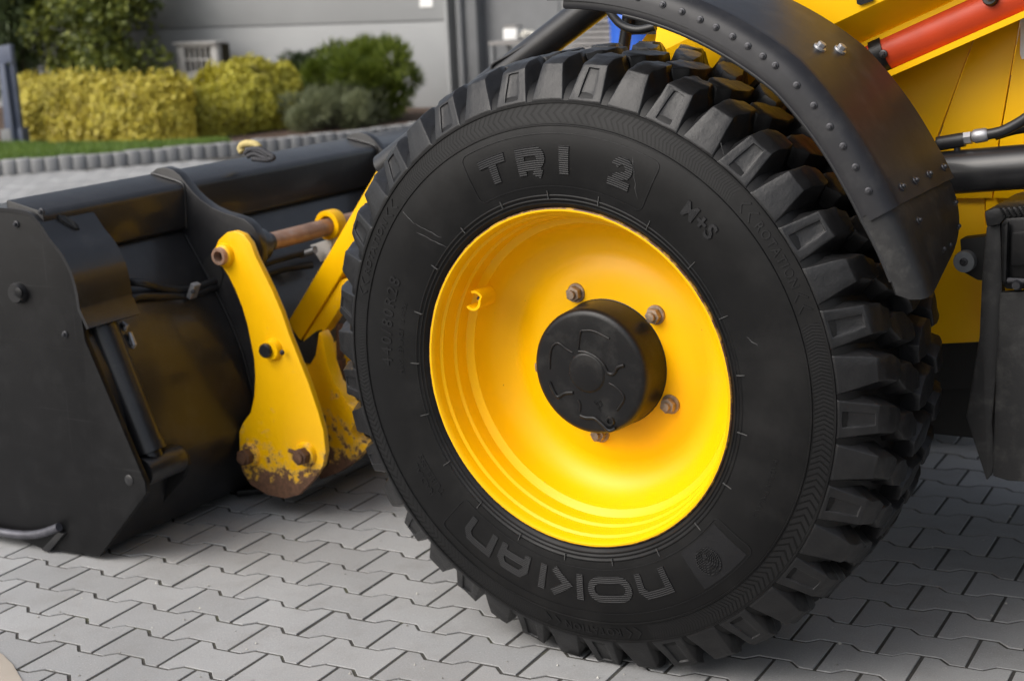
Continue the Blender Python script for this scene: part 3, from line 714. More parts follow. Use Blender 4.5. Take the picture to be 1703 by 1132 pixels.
# hoses to the ram
h1 = [at(x, y, Y) for x, y, Y in ((204, 470, .3), (235, 470, .32), (275, 480, .42), (316, 481, .52), (350, 470, .60), (400, 452, .72), (460, 432, .88), (525, 415, 1.02))]
MB().tube(smoothpath(h1), .0115, 12).build('hose', M['hose'], bucket, smooth=80)
h2 = [at(x, y, Y) for x, y, Y in ((214, 570, .24), (211, 545, .25), (214, 508, .27), (228, 493, .30), (270, 492, .40), (318, 492, .52), (352, 479, .60), (400, 470, .72), (460, 450, .9), (520, 440, 1.0))]
MB().tube(smoothpath(h2), .0115, 12).build('hose', M['hose'], bucket, smooth=80)
h3 = [at(x, y, .22) for x, y in ((195, 568), (203, 555), (207, 548))]; MB().tube(h3, .007, 10).build('hose', M['hose'], bucket)
for q in (((214, 578), (219, 568), (216, 552)), ((207, 549), (210, 541), (204, 537)), ((218, 582), (223, 572), (217, 555))):
    MB().tube([at(x, y, .215) for x, y in q], [.007, .008, .006], 10).build('hose_fitting', M['steel'], bucket)
pipe = [at(x, y, .21) for x, y in ((217, 580), (212, 590), (213, 607), (225, 650), (245, 705), (258, 735), (262, 752))]
MB().tube(smoothpath(pipe), .007, 10).build('pipe', M['hose'], bucket, smooth=80)
cl = at(322, 483, .50); MB().box(cl, (.016, .030, .048), Matrix.Rotation(rad(28), 3, 'Y')).build('hose_clamp', M['steel'], bucket, bevel=.002)
put_bolt(cl+Vector((.010, -.014, 0)), Vector((.6, -.8, 0)), .8, bucket, M['rust'])
# ribs that carry the hitch
RIB = [(-1.750, .985), (-1.742, 1.003), (-1.722, 1.014), (-1.690, 1.018), (-1.660, 1.011), (-1.635, .996), (-1.612, .972), (-1.588, .946), (-1.560, .925), (-1.520, .903), (-1.480, .890), (-1.440, .882), (-1.400, .872), (-1.372, .852), (-1.352, .822), (-1.346, .786), (-1.354, .748), (-1.376, .716), (-1.40, .70),
       (-1.400, .64), (-1.398, .55), (-1.400, .42), (-1.402, .31), (-1.425, .24), (-1.47, .25), (-1.50, .5), (-1.66, .80), (-1.70, .90)]
rme_ = None
for yy in (.62, 1.62):
    r = MB().prism([(x, yy, z) for x, z in RIB], (0, .034, 0)).build('rib', M['black'], bucket, bevel=.004)
    bo = MB(); bo.cyl((-1.408, yy-.02, .786), (-1.408, yy+.075, .786), .050, 36); bo.build('rib_boss', M['black'], r, bevel=.004)
    # weld seams
    MB().tube(smoothpath([(-1.742, yy-.002, .999), (-1.70, yy-.002, .991), (-1.630, yy-.002, .974), (-1.618, yy-.002, .955), (-1.620, yy-.002, .90), (-1.624, yy-.002, .838)], 3), .0040, 8).build('weld', M['black'], r, smooth=80)
    MB().tube(smoothpath([(-1.63, yy-.001, .815), (-1.575, yy-.001, .725), (-1.505, yy-.001, .603), (-1.452, yy-.001, .48), (-1.423, yy-.001, .36)], 5), .0045, 8).build('weld', M['plate'], r, smooth=80)
sl = MB(); sl.prism([at(x, y, .619) for x, y in ((337, 440), (343, 428), (352, 424), (362, 430), (372, 455), (365, 480), (352, 470), (342, 455))], (0, -.002, 0)); sl.build('opening_shade', M['dark'], bucket)  # dark plate on the rib's face, painted as a shaded opening
# wear lip and skid foot at the side panel's lower edge
MB().tube(smoothpath([at(-50, 872, .03), at(0, 884, .03), at(40, 889, .03), at(70, 886, .03), at(98, 876, .03)], 5), .0125, 10).build('wear_lip', pmat('scraped_lip', (.10, .10, .115), .45, .5, var=.3, vs=30, bmp=.4), bucket, smooth=80)
MB().prism([at(x, y, .03) for x, y in ((68, 914), (96, 884), (106, 888), (80, 918))], (0, .02, 0)).build('skid_foot', M['black'], bucket, bevel=.002)
MB().prism([atz(x, y, .012) for x, y in ((385, 815), (415, 812), (440, 822), (395, 826))], (0, 0, .018)).build('heel_plate', M['plate'], bucket, bevel=.002)

# ---------------- quick hitch
C3 = lambda x, y, Y: at(x/1.7405+330, y/1.7405+200, Y)
hp = [(46, 372), (58, 345), (80, 325), (105, 320), (130, 330), (150, 355), (165, 395), (185, 435), (212, 490), (240, 555), (262, 620), (290, 690), (318, 760), (345, 840), (362, 900), (368, 960), (360, 1000), (330, 1045), (290, 1085), (250, 1095), (200, 1085), (150, 1055), (125, 1015), (118, 960), (117, 900), (128, 875), (150, 845), (160, 800), (163, 740), (160, 690), (150, 640), (140, 590), (125, 540), (105, 490), (85, 450), (62, 415)]
hitch = MB().prism([C3(x, y, .535) for x, y in hp], (0, .022, 0)).build('hitch_plate', M['hitch'], loader, bevel=.006)
hitch['label'] = 'tall yellow hitch plate rusted at its rounded foot'
hp2 = MB().prism([C3(x, y, .535)+Vector((0, 1.2, 0)) for x, y in hp], (0, -.022, 0)).build('hitch_plate', M['hitch'], loader, bevel=.006); hp2['label'] = 'far hitch plate behind the tyre'
Pn = C3(76, 390, .535)
MB().revolve([(.016, -.004), (.016, .030), (.024, .030), (.026, .027), (.026, -.01)], Pn, (0, -1, 0), 32).build('pin_sleeve', M['rod'], hitch, fix=False)
MB().revolve([(.026, .016), (.031, .013), (.038, -.004), (.038, -.02)], Pn, (0, -1, 0), 32).build('sleeve_boss', M['yellow'], hitch)
MB().cyl(Pn+Vector((0, -.002, 0)), Pn+Vector((0, .01, 0)), .0165, 24).build('bore_shade', M['dark'], hitch)  # dark plug in the sleeve stands for shade down the bore
p2 = C3(208, 662, .535); MB().revolve([(0, .030), (.018, .030), (.021, .026), (.021, -.01)], p2, (0, -1, 0), 28).build('pin', M['black'], hitch)
MB().revolve([(0, .016), (.026, .016), (.034, .0), (.034, -.01)], p2+Vector((.012, 0, .0)), (0, -1, 0), 28).build('pin_boss', M['yellow'], hitch)
put_bolt(C3(242, 672, .518), Vector((0, -1, 0)), .9, hitch, M['rust'])
for x, y in ((150, 968), (312, 966)):
    q = C3(x, y, .535)
    MB().revolve([(0, .012), (.032, .012), (.040, -.003), (.040, -.01)], q, (0, -1, 0), 28).build('bolt_boss', M['hitch2'], hitch)
    hx = MB().prism([(q.x+math.cos(PI/3*i+.3)*.026, q.y-.010, q.z+math.sin(PI/3*i+.3)*.026) for i in range(6)], (0, -.026, 0)); hx.cyl(q+Vector((0, -.03, 0)), q+Vector((0, -.044, 0)), .017, 20); hx.build('hitch_bolt', M['rust'], hitch, bevel=.003)
MB().cyl(C3(262, 955, .53)+Vector((0, .0, 0)), C3(285, 962, .53), .006, 8).build('split_pin', M['rust'], hitch)
# cross pin
MB().cyl((-1.408, .70, .786), (-1.408, 1.60, .786), .027, 32).build('cross_pin', M['rod'], hitch, smooth=50)
MB().cyl((-1.408, .668, .786), (-1.408, .735, .786), .029, 32).build('pin_collar', M['bolt'], hitch)
# tilt lever
La = at(494, 586, 1.0); Lb = at(655, 262, 1.0); ld = (Lb-La).normalized(); lu = Vector((ld.z, 0, -ld.x))
def lev(poly, y0, d): return MB().prism([La+ld*a-lu*b+Vector((0, y0-1.0, 0)) for a, b in poly], (0, d, 0))
Ll = (Lb-La).length
lever = MB().prism([at(x, y, .80) for x, y in ((478, 536), (496, 572), (563, 464), (618, 376), (670, 285), (662, 252), (641, 258), (560, 398))], (0, .07, 0)).build('tilt_lever', M['yellow'], loader, bevel=.005)
lever['label'] = 'slanting yellow tilt lever between hitch and tyre'
MB().prism([at(x, y, .81) for x, y in ((497, 575), (499, 588), (541, 550), (566, 510), (584, 478), (578, 462), (566, 466))], (0, .05, 0)).build('lever_web', M['hitch2'], lever, bevel=.004)
def ringpart(c, ro, ri, w, mat, name, par): return MB().revolve([(ri, 0), (ro, 0), (ro, w), (ri, w)], c, (0, 1, 0), 36, closed=True).build(name, mat, par, bevel=.002)
ringpart(Vector((-1.408, 1.02, .792)), .046, .029, .045, M['yellow'], 'lever_ear', lever)
tp = at(665, 264, .88); ringpart(tp, .042, .028, .07, M['yellow'], 'lever_eye', lever); MB().revolve([(.016, 0), (.027, 0), (.027, .075), (.016, .075)], tp+Vector((0, -.002, 0)), (0, 1, 0), 28, closed=True).build('eye_bush', M['bolt'], lever)
# inner lower hitch block
lb = [(290, 745), (318, 712), (338, 680), (344, 640), (348, 612), (362, 640), (372, 700), (392, 760), (405, 775), (432, 822), (458, 838), (455, 872), (440, 900), (455, 925), (490, 945), (440, 995), (400, 1022), (350, 1040), (330, 900)]
blk = MB().prism([C3(x, y, .70) for x, y in lb], (0, .05, 0)).build('hitch_block', M['hitch2'], loader, bevel=.005); blk['label'] = 'chipped yellow hitch block with rust spots beside the tyre'
MB().cyl(C3(372, 690, .86), C3(440, 672, .95), .045, 28).build('hitch_tube', M['yellow'], blk)
MB().cyl(C3(410, 590, .84), C3(412, 780, .84), .012, 14).cyl(C3(411, 690, .84), C3(411, 740, .84), .017, 14).build('bleed_pipe', M['rust'], blk)
MB().prism([C3(x, y, .78) for x, y in ((255, 600), (290, 650), (340, 610), (345, 680), (325, 705), (290, 700), (262, 660))], (0, .05, 0)).build('grease_pad', M['dark'], blk, bevel=.004)
MB().prism([C3(x, y, .80) for x, y in ((270, 690), (330, 690), (380, 780), (345, 850), (300, 800))], (0, .03, 0)).build('inner_web', M['hitch2'], blk, bevel=.004)
MB().prism([at(x, y, 1.05) for x, y in ((515, 408), (556, 395), (545, 430), (533, 436))], (0, .06, 0)).build('valve_block', M['white_block'], lever, bevel=.003)
MB().tube(smoothpath([at(x, y, .98) for x, y in ((500, 424), (512, 420), (524, 416))], 3), .011, 12).build('hose_fitting', M['steel'], lever)
MB().tube(smoothpath([at(x, y, Y) for x, y, Y in ((450, 510, .9), (468, 480, .95), (490, 468, 1.0), (512, 466, 1.05), (540, 470, 1.15))], 5), .012, 12).build('hose', M['hose'], lever, smooth=80)
# cross bar low down between the plates
MB().box((-1.30, 1.15, .20), (.16, 1.1, .16)).build('hitch_crossbar', M['dark'], loader, bevel=.01)
# loader arm dropping to the hitch on the far side of the lever
ap = [(-1.28, .30), (-1.20, .42), (-.62, .70), (-.35, .98), (.2, 1.22), (1.0, 1.36), (1.0, 1.20), (.3, 1.06), (-.2, .78), (-.55, .52), (-1.15, .22), (-1.26, .22)]
MB().prism([(x, 1.30, z) for x, z in ap], (0, .12, 0)).build('loader_arm', M['yellow'], loader, bevel=.006)

# ---------------- body behind the wheel
# lower side plates with two folds
def pan(pts, name, mat, th=.012, par=loader, bev=.002):
    P = [at(x, y, Y) for x, y, Y in pts]; return MB().prism(P, (0, th, 0)).build(name, mat, par, bevel=bev)
body = pan([(1300, 200, .60), (1497, 113, .60), (1621, 60, .60), (1556, 236, .60), (1535, 330, .60), (1300, 330, .60)], 'side_plate', M['yellow'])
body['label'] = 'folded yellow side plates of the machine behind the mudguard'
pan([(1623, 58, .594), (1697, 26, .594), (1661, 232, .594), (1650, 330, .594), (1537, 330, .594), (1558, 238, .594)], 'side_plate', M['yellow'], par=body)
pan([(1699, 25, .588), (1860, -46, .588), (1860, 330, .588), (1652, 330, .588), (1663, 232, .588)], 'side_plate', M['yellow'], par=body)
pan([(1400, 324, .605), (1637, 324, .605), (1639, 400, .605), (1636, 568, .605), (1400, 580, .605)], 'lower_plate', M['yellow'], par=body)
pan([(1639, 322, .60), (1860, 318, .60), (1860, 560, .60), (1636, 567, .60)], 'lower_plate', M['yellow'], par=body)
MB().prism([at(x, y, .60) for x, y in ((1632, 500), (1637, 480), (1640, 540), (1634, 545))], (0, -.012, 0)).build('plate_tab', M['yellow'], body)
# the boom: cross-section swept along its slope
Bo = at(1500, 113, .5); Bd = (at(1700, 25, .5)-at(1500, 113, .5)); Bd = Bd.normalized()
sec = [(1500, 119, .600), (1500, 119, .455), (1500, 108, .455), (1500, 106, .545), (1500, 52, .560), (1500, 50, .470), (1500, 41, .470), (1500, 39, .480), (1500, -9, .405), (1500, -13, .400), (1500, -110, .395), (1500, -160, .46)]
S = [at(*q) for q in sec]; base0 = S[0]
bmb = MB(); L0, L1 = -.62, 1.3
vs_ = [p+Bd*L0 for p in S]+[p+Bd*L1 for p in S]; m = len(S)
bmb.add(vs_, [(i, i+1, m+i+1, m+i) for i in range(m-1)])
bo_ = bmb.build('boom', M['yellow'], loader, smooth=0); md = bo_.modifiers.new('thick', 'SOLIDIFY'); md.thickness = .006; md.offset = -1
bo_['label'] = 'yellow boom channel holding the red hydraulic cylinder'
# black sticker corner on the boom
pan([(1423, -12, .392), (1452, -24, .392), (1452, 2, .392), (1430, 9, .392), (1425, 7, .392)], 'sticker', M['plastic'], .001, bo_, 0)
# red cylinder with clamp band
ca, cb_ = at(1440, 106, .50), at(1700, -8, .50); cdn = (cb_-ca).normalized()
red = MB().cyl(ca-cdn*.15, ca+cdn*1.0, .0445, 48).build('lift_cylinder', M['red'], loader); red['label'] = 'red hydraulic cylinder lying in the yellow boom'
bp = at(1470, 92, .5); MB().revolve([(.0448, -.014), (.0478, -.014), (.0478, .014), (.0448, .014)], bp, cdn, 48, closed=True).build('clamp_band', M['plastic'], red)
put_bolt(at(1469, 90, .452), Vector((0, -1, .1)), 1.05, red, M['nut'])
kp = at(1648, -2, .455); MB().revolve([(0, .014), (.014, .014), (.016, .010), (.016, -.005)], kp, (0, -1, .2), 20).build('port_cap', M['plastic'], red); MB().cyl(kp+Vector((.001, -.012, .0)), kp+Vector((.001, -.026, .008)), .007, 10).build('port_stem', M['rod'], red)
# white label plate at the picture's right edge
pan([(1697, 32, .584), (1760, 20, .584), (1760, 88, .584), (1699, 99, .584), (1696, 90, .584)], 'label_plate', M['white'], .003, body, .001)
# black horizontal cylinder with hose
ta, tb_ = at(1530, 291, .43), at(1720, 276, .43); td = (tb_-ta).normalized()
tub = MB().cyl(ta-td*.25, ta+td*1.2, .0465, 48).build('steering_cylinder', M['black'], loader); tub['label'] = 'thick black cylinder running rearwards below the boom'
sp_ = [at(x, y, .44) for x, y in ((1590, 243), (1566, 239), (1570, 234), (1585, 232), (1604, 231))]
MB().tube(smoothpath([at(x, y, .43) for x, y in ((1556, 240), (1575, 237), (1604, 232))], 4), [.006]+[.0155]*8, 14).build('hose_boot', M['hose'], tub, smooth=80)
MB().tube([at(x, y, .43) for x, y in ((1592, 233), (1592, 250))], .007, 10).build('hose_stub', M['bolt'], tub)
MB().tube([at(x, y, .43) for x, y in ((1602, 231), (1616, 229))], .0135, 6).tube([at(x, y, .43) for x, y in ((1617, 228), (1622, 227), (1640, 224), (1644, 223))], [.011, .015, .0145, .011], 16).build('hose_fitting', M['steel'], tub)
MB().tube(smoothpath([at(x, y, .43) for x, y in ((1642, 224), (1665, 219), (1690, 207), (1720, 188), (1770, 160))], 5), .0115, 14).build('hose', M['hose'], tub, smooth=80)
MB().tube(smoothpath([at(x, y, .46) for x, y in ((1655, 226), (1690, 216), (1740, 210), (1800, 205))], 5), .010, 14).build('hose', M['hose'], tub, smooth=80)
# bracket with grey disc
br = MB().prism([at(x, y, .47) for x, y in ((1596, 398), (1630, 394), (1660, 390), (1660, 470), (1625, 466), (1600, 452))], (0, .05, 0)).build('bracket', M['dark'], loader, bevel=.004)
gp = at(1604, 435, .455); MB().revolve([(0, .006), (.0225, .006), (.0235, .003), (.0235, -.02)], gp, (0, -1, 0), 36).build('pivot_washer', M['grey_disc'], br); put_bolt(gp+Vector((0, -.006, 0)), Vector((0, -1, 0)), 1.05, br, M['bolt'])
# step / tank at the right edge
pt = lambda x, y, Y=.33: at(x, y, Y)
tank = MB().prism([pt(x, y) for x, y in ((1664, 372), (1672, 362), (1860, 350), (1860, 480), (1672, 482), (1664, 470))], (0, .30, 0)).build('side_tank', M['plastic'], loader, bevel=.012); tank['label'] = 'black plastic side tank with ribbed ledge and long flap below'
MB().prism([pt(x, y, .326) for x, y in ((1684, 384), (1860, 374), (1860, 436), (1682, 441))], (0, -.012, 0)).build('tank_pad', M['plastic'], tank, bevel=.008)
MB().prism([pt(x, y, .326) for x, y in ((1670, 378), (1680, 366), (1677, 470), (1668, 462))], (0, -.018, 0)).build('tank_rib', M['plastic'], tank, bevel=.006)
MB().prism([pt(x, y, .34) for x, y in ((1636, 352), (1654, 346), (1860, 330), (1860, 350), (1672, 363), (1662, 374), (1640, 378))], (0, .28, 0)).build('tank_ledge', M['flap'], tank, bevel=.006)
for k in range(9):
    for j in range(4):
        q = pt(1664+k*9+j*2, 349-k*.6+j*4.0-2, .334); MB().box(q, (.005, .006, .003)).build('ledge_stud', M['plastic'], tank, smooth=0) if k < 6 else None
MB().prism([pt(x, y, .36) for x, y in ((1640, 376), (1664, 372), (1668, 520), (1650, 700), (1655, 770), (1648, 790), (1640, 800), (1606, 695), (1628, 560), (1632, 470))], (0, .03, 0)).build('inner_flap', M['flap'], tank, bevel=.006)
MB().prism([pt(x, y, .325) for x, y in ((1662, 486), (1860, 478), (1860, 812), (1676, 800), (1650, 792), (1655, 640))], (0, .025, 0)).build('mud_flap', M['flap'], tank, bevel=.006)
sb = pt(1692, 470, .318); MB().cyl(sb+Vector((-.02, 0, .004)), sb+Vector((.02, 0, .004)), .006, 10).revolve([(0, .014), (.008, .014), (.011, .006), (.013, -.004)], sb+Vector((0, 0, -.004)), (0, -1, 0), 20).build('clip', M['bolt'], tank)
# dark chassis and axle
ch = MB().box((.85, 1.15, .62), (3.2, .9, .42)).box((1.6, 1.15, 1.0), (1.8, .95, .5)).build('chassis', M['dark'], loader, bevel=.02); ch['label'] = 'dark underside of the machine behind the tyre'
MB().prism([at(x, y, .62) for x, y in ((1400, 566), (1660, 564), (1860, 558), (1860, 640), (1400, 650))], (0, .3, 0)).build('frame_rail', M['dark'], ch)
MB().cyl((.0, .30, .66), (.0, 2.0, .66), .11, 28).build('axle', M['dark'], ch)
MB().box((-.1, 1.15, 1.12), (1.0, .5, .30)).build('bonnet', M['yellow'], loader, bevel=.02)
# rear wheel mass, far behind the frame edge, keeps the under-body shade honest
far = MB(); far.revolve([(.40, -.2), (.60, -.22), (.68, -.18), (.70, -.1), (.70, .1), (.68, .18), (.60, .22), (.40, .2)], (.0, 2.12, .70), (0, 1, 0), 48, closed=True).build('far_tyre', M['tyre'], loader, smooth=50)

# cab and rear wheel just past the frame
cab = MB().box((2.75, 1.15, 1.05), (2.3, 1.1, .7)).build('rear_body', M['yellow'], loader, bevel=.03)
cf = MB()
for xx in (1.95, 3.6):
    for yy in (.45, 1.85): cf.box((xx, yy, 2.05), (.09, .09, 1.35))
cf.box((2.77, 1.15, 2.78), (1.95, 1.6, .12)).box((2.77, 1.15, 1.38), (1.8, 1.5, .08)); cf.build('cab_frame', M['fender'], loader, bevel=.012)
gl_ = pmat('tinted_glass', (.02, .025, .025), .05, var=.0, coat=.5)
for yy in (.45, 1.85): MB().box((2.77, yy, 2.05), (1.55, .006, 1.25)).build('cab_window', gl_, loader)
rw = empty('rear_wheel', loader, Matrix.Translation((2.35, 2.0, 0)) @ WM)
rwm = Matrix.Translation((2.3, .02, .06)) @ WM @ Matrix.Scale(1.09, 4); rw.matrix_local = rwm
link('tyre', tyre.data, None, rw); link('rim', rim.data, None, rw)
for k in range(42):
    o = bpy.data.objects.new('tread_lug', protos[k % 3][0 if k % 2 else 1]); COL.objects.link(o); o.parent = rw; o.matrix_local = Matrix.Rotation(rad(PITCH*k), 4, 'Y')

# ---------------- pipes between tyre and mudguard
a, b = at(790, 162, .55), at(1015, -12, .55); dd = (b-a).normalized()
bt = MB().cyl(a-dd*.35, b+dd*.12, .0385, 40).build('boom_tube', M['black'], loader); bt['label'] = 'slanting thick black tube behind the top of the tyre'
MB().tube(smoothpath([at(x, y, .52) for x, y in ((1000, 8), (905, 58), (845, 93), (824, 104), (818, 112), (822, 120))], 5), .0045, 8).build('thin_pipe', M['hose'], bt, smooth=80)
MB().tube(smoothpath([at(x, y, .30) for x, y in ((1008, 4), (1016, 22), (1034, 42), (1060, 50), (1090, 44))], 6), .0095, 12).build('hose', M['hose'], bt, smooth=80)
yp = MB().prism([at(x, y, .66) for x, y in ((1050, 92), (1100, 22), (1160, -10), (1340, -10), (1340, 200), (1160, 120))], (0, .02, 0)).build('front_cover', M['yellow'], loader, bevel=.003)
yp['label'] = 'bright yellow cover seen between tyre and mudguard'
MB().cyl(at(1180, 0, .60), at(1170, 130, .60), .019, 20).build('black_post', M['black'], loader)
MB().cyl(at(1205, 0, .58), at(1198, 140, .58), .016, 20).build('black_post', M['black'], loader)
MB().cyl(at(1046, 20, .60), at(1036, 90, .60), .015, 16).build('black_post', M['black'], loader)
MB().box(at(1075, 40, .62), (.10, .02, .05)).build('radiator_mesh', M['dark'], loader)
# engraved mark on the yellow cover
MB().tube([at(x, y, .657) for x, y in ((1228, 92), (1230, 112), (1262, 112))], .0012, 6).tube([at(x, y, .657) for x, y in ((1239, 110), (1243, 103), (1246, 105), (1241, 112))], .0012, 6).build('engraving', M['bolt'], yp)

# ================================================================== STRAP on the bucket beam
strap = tag(empty('strap', M=Matrix.Translation(at(425, 252, .93))), 'knotted yellow and black strap lying on top of the bucket beam', 'strap')
o0 = at(425, 252, .93)
def sloc(x, y, dy=0): return at(x, y, .93+dy)-o0
MB().tube(smoothpath([sloc(404, 254), sloc(400, 246), sloc(408, 239), sloc(424, 240), sloc(432, 247)], 5), [.006]+[.0115]*19+[.006], 12).build('yellow_loop', M['strap_y'], strap, smooth=80)
for q in (((408, 256), (416, 249), (432, 252), (446, 260)), ((412, 260), (424, 256), (438, 262), (452, 264)), ((418, 248), (432, 248), (446, 256), (455, 262), (444, 266), (420, 264))):
    MB().tube(smoothpath([sloc(x, y, -.01) for x, y in q], 5), .0085, 10).build('black_cord', M['strap_k'], strap, smooth=80)

# ================================================================== KERB, BEDS, LAWN
kp_ = [Vector((x, y, 0)) for x, y in ((-12.8, 5.6), (-11.6, 6.0), (-10.6, 6.45), (-9.65, 7.05), (-9.05, 7.68), (-8.62, 8.30), (-8.2, 8.95), (-7.82, 9.6), (-7.55, 10.4), (-7.40, 11.3), (-7.35, 12.4))]
ks = smoothpath(kp_, 120); kerb = tag(empty('kerb'), kind='structure'); kerb['label'] = 'curved kerb of upright rounded concrete posts along the planting bed'
ker = MB(); prof_ = [(-.045, -.06), (.045, -.06)]+[(.045+.028*math.sin(rad(a)), -.06+.12*(1-math.cos(rad(a)))/2) for a in range(0, 181, 20)]+[(-.045, .06)]
pv = [Vector((x, y, 0)) for x, y in prof_]
kst = MB().prism([(p.x, p.y, -.03) for p in pv], (0, 0, .155)); kme = kst.mesh('kerb_post', bevel=.006)
acc = 0; last = ks[0]; ki = 0
for i in range(1, len(ks)):
    seg = (ks[i]-ks[i-1]).length; acc += seg
    if acc >= .121:
        acc -= .121; d = (ks[i]-ks[i-1]).normalized(); ang = math.atan2(d.y, d.x)
        o = link('kerb_post', kme, M['concrete'], kerb); o.location = ks[i]; o.rotation_euler = (0, 0, ang-PI/2+PI*0); o.location.z = random.uniform(-.006, .006); ki += 1
        o.rotation_euler.z += 0 if True else 0
# bed soil behind the kerb (higher than the paving)
inn = [p+Vector((-.02, .02, .085)) for p in ks[::30]]
bed = MB(); poly = inn+[Vector((-7.35, 12.79, .085)), Vector((-26, 12.79, .085)), Vector((-26, 5.2, .085))]
bed.add(poly, [list(range(len(poly)))]); bedo = tag(bed.build('planting_bed', M['soil'], smooth=0), kind='structure'); bedo['label'] = 'brown mulch of the planting bed behind the kerb'
# lawn strip
def near_kerb(p): return min((p-k).length for k in ks[::12])
gm = MB(); cnt = 0
def add_blade(mb, p, h, w, lean):
    a = random.random()*2*PI; d = Vector((math.cos(a), math.sin(a), 0)); s = Vector((-d.y, d.x, 0))*w
    mb.add([p-s, p+s, p+d*lean+Vector((0, 0, h))], [(0, 1, 2)])
for i in range(34000):
    t = random.random(); k = ks[int(t*690)]
    j = min(int(t*690)+1, len(ks)-1); dn = (ks[j]-ks[max(j-2, 0)]).normalized(); nn_ = Vector((-dn.y, dn.x, 0))
    wmax = 1.9*(1-.9*max(0, (t-.45)/.55))
    p = k+nn_*(.07+random.random()*wmax)+Vector((0, 0, .085))
    add_blade(gm, p, random.uniform(.035, .09), .007, random.uniform(0, .03))
tag(gm.build('lawn', M['grass'], smooth=0, fix=False, merge=False), 'strip of green lawn between kerb and golden hedge', 'grass', kind='stuff')

# ================================================================== PLANTS
def leaf(mb, p, size, nrm, asp=.5):
    u = nrm.orthogonal().normalized(); u = (Matrix.Rotation(random.random()*2*PI, 3, nrm) @ u); v = nrm.cross(u); a = size; w = size*asp
    mb.add([p-u*a*.5, p+v*w*.5+nrm*w*.12, p+u*a*.5, p-v*w*.5+nrm*w*.12], [(0, 1, 2), (0, 2, 3)])
def rdir(): 
    v = Vector((random.gauss(0, 1), random.gauss(0, 1), random.gauss(0, 1))); return v.normalized()
def hedge(name, label, cat, p0, p1, width, h, n, mat, size=.055, group=None, z0=.085, asp=.6, dip=0):
    d = (p1-p0); L = d.length; d.normalize(); s = Vector((-d.y, d.x, 0)); root = tag(empty(name, M=Matrix.Translation((p0+p1)/2)), label, cat, group); c = (p0+p1)/2
    mb = MB(); core = MB()
    def surf(a, t):      # a along 0..1, t angle round the section 0..pi (front low to back low)
        e = 1-abs(2*a-1)**4*.97
        bump_ = 1+.17*noise.noise(Vector((a*L*2.2, t*1.6, L)))+.07*noise.noise(Vector((a*L*6, t*4, 3)))
        ct, st = math.cos(t), math.sin(t)
        x = math.copysign(abs(ct)**.78, ct)*width/2; z = abs(st)**.62*h
        z *= 1-dip*max(0, min(1, 1.5-abs(a-.33)/.14))
        return d*((a-.5)*L)+s*(-x*e*bump_)*1+Vector((0, 0, z*(.75+.25*e)*bump_+z0))
    na, ntt = 40, 14
    vs = [surf(i/na, PI*j/ntt)*1 for i in range(na+1) for j in range(ntt+1)]
    cc = Vector((0, 0, z0+h*.35))
    vs = [d*(v.dot(d)*.93)+s*(v.dot(s)*.66)+Vector((0, 0, z0+(v.z-z0)*.82)) for v in vs]
    fs = [(i*(ntt+1)+j, i*(ntt+1)+j+1, (i+1)*(ntt+1)+j+1, (i+1)*(ntt+1)+j) for i in range(na) for j in range(ntt)]
    fs += [[j for j in range(ntt+1)], [na*(ntt+1)+j for j in range(ntt, -1, -1)]]
    core.add(vs, fs); core.build('shade_core', M['core'], root, smooth=0)  # solid dark core, painted as the shade deep among the leaves
    for i in range(n):
        a = random.random()
        if random.random() < .62: t = math.asin(min(1, (random.random()*.97)**(1/.62)))
        else: t = random.uniform(.6, 2.5)
        p = surf(a, t); cen = d*((a-.5)*L)+Vector((0, 0, min(p.z, z0+h*.5))); nr = (p-cen).normalized()
        cl = noise.noise(p*4+Vector((9, 9, L)))+.6*noise.noise(p*11)
        p = cen+(p-cen)*(1+.13*cl+random.uniform(-.16, .05))
        p.z = max(p.z, z0+.01+random.random()*.05)
        leaf(mb, p, size*random.uniform(.6, 1.25), (nr+rdir()*.9+Vector((0, 0, .35))).normalized(), asp)
    for i in range(140):          # stray shoots on top
        a = random.random(); p = surf(a, random.uniform(.5, 2.2)); up = Vector((random.uniform(-.3, .3), random.uniform(-.3, .3), 1)).normalized()
        for k in range(7): leaf(mb, p+up*.014*k+rdir()*.012, size*.9, (rdir()+Vector((0, 0, .4))).normalized(), asp)
    mb.build('foliage', mat, root, smooth=0, fix=False, merge=False); return root
def gz(px, py): return atz(px, py, .085)
def back(px, py, k):      # a bed point k metres further from the viewer than the one seen there
    p = gz(px, py); d = (p-CAM); d.z = 0; return p+d.normalized()*k
hd = (RX*Vector((1, 1, 0)) if False else RX)
hA0, hA1 = back(28, 232, .45), back(330, 243, .47)
hedge('golden_shrub', 'long golden yellow clipped shrub at the left of the bed', 'shrub', Vector((hA0.x, hA0.y, 0)), Vector((hA1.x, hA1.y, 0)), .95, .62, 30000, M['gold'])
hB0, hB1 = back(240, 244, .46), back(500, 209, .46)
hedge('golden_shrub', 'yellow green rounded shrub in front of the grey block grille', 'shrub', Vector((hB0.x, hB0.y, 0)), Vector((hB1.x, hB1.y, 0)), .95, .66, 26000, M['lime'], dip=.27)
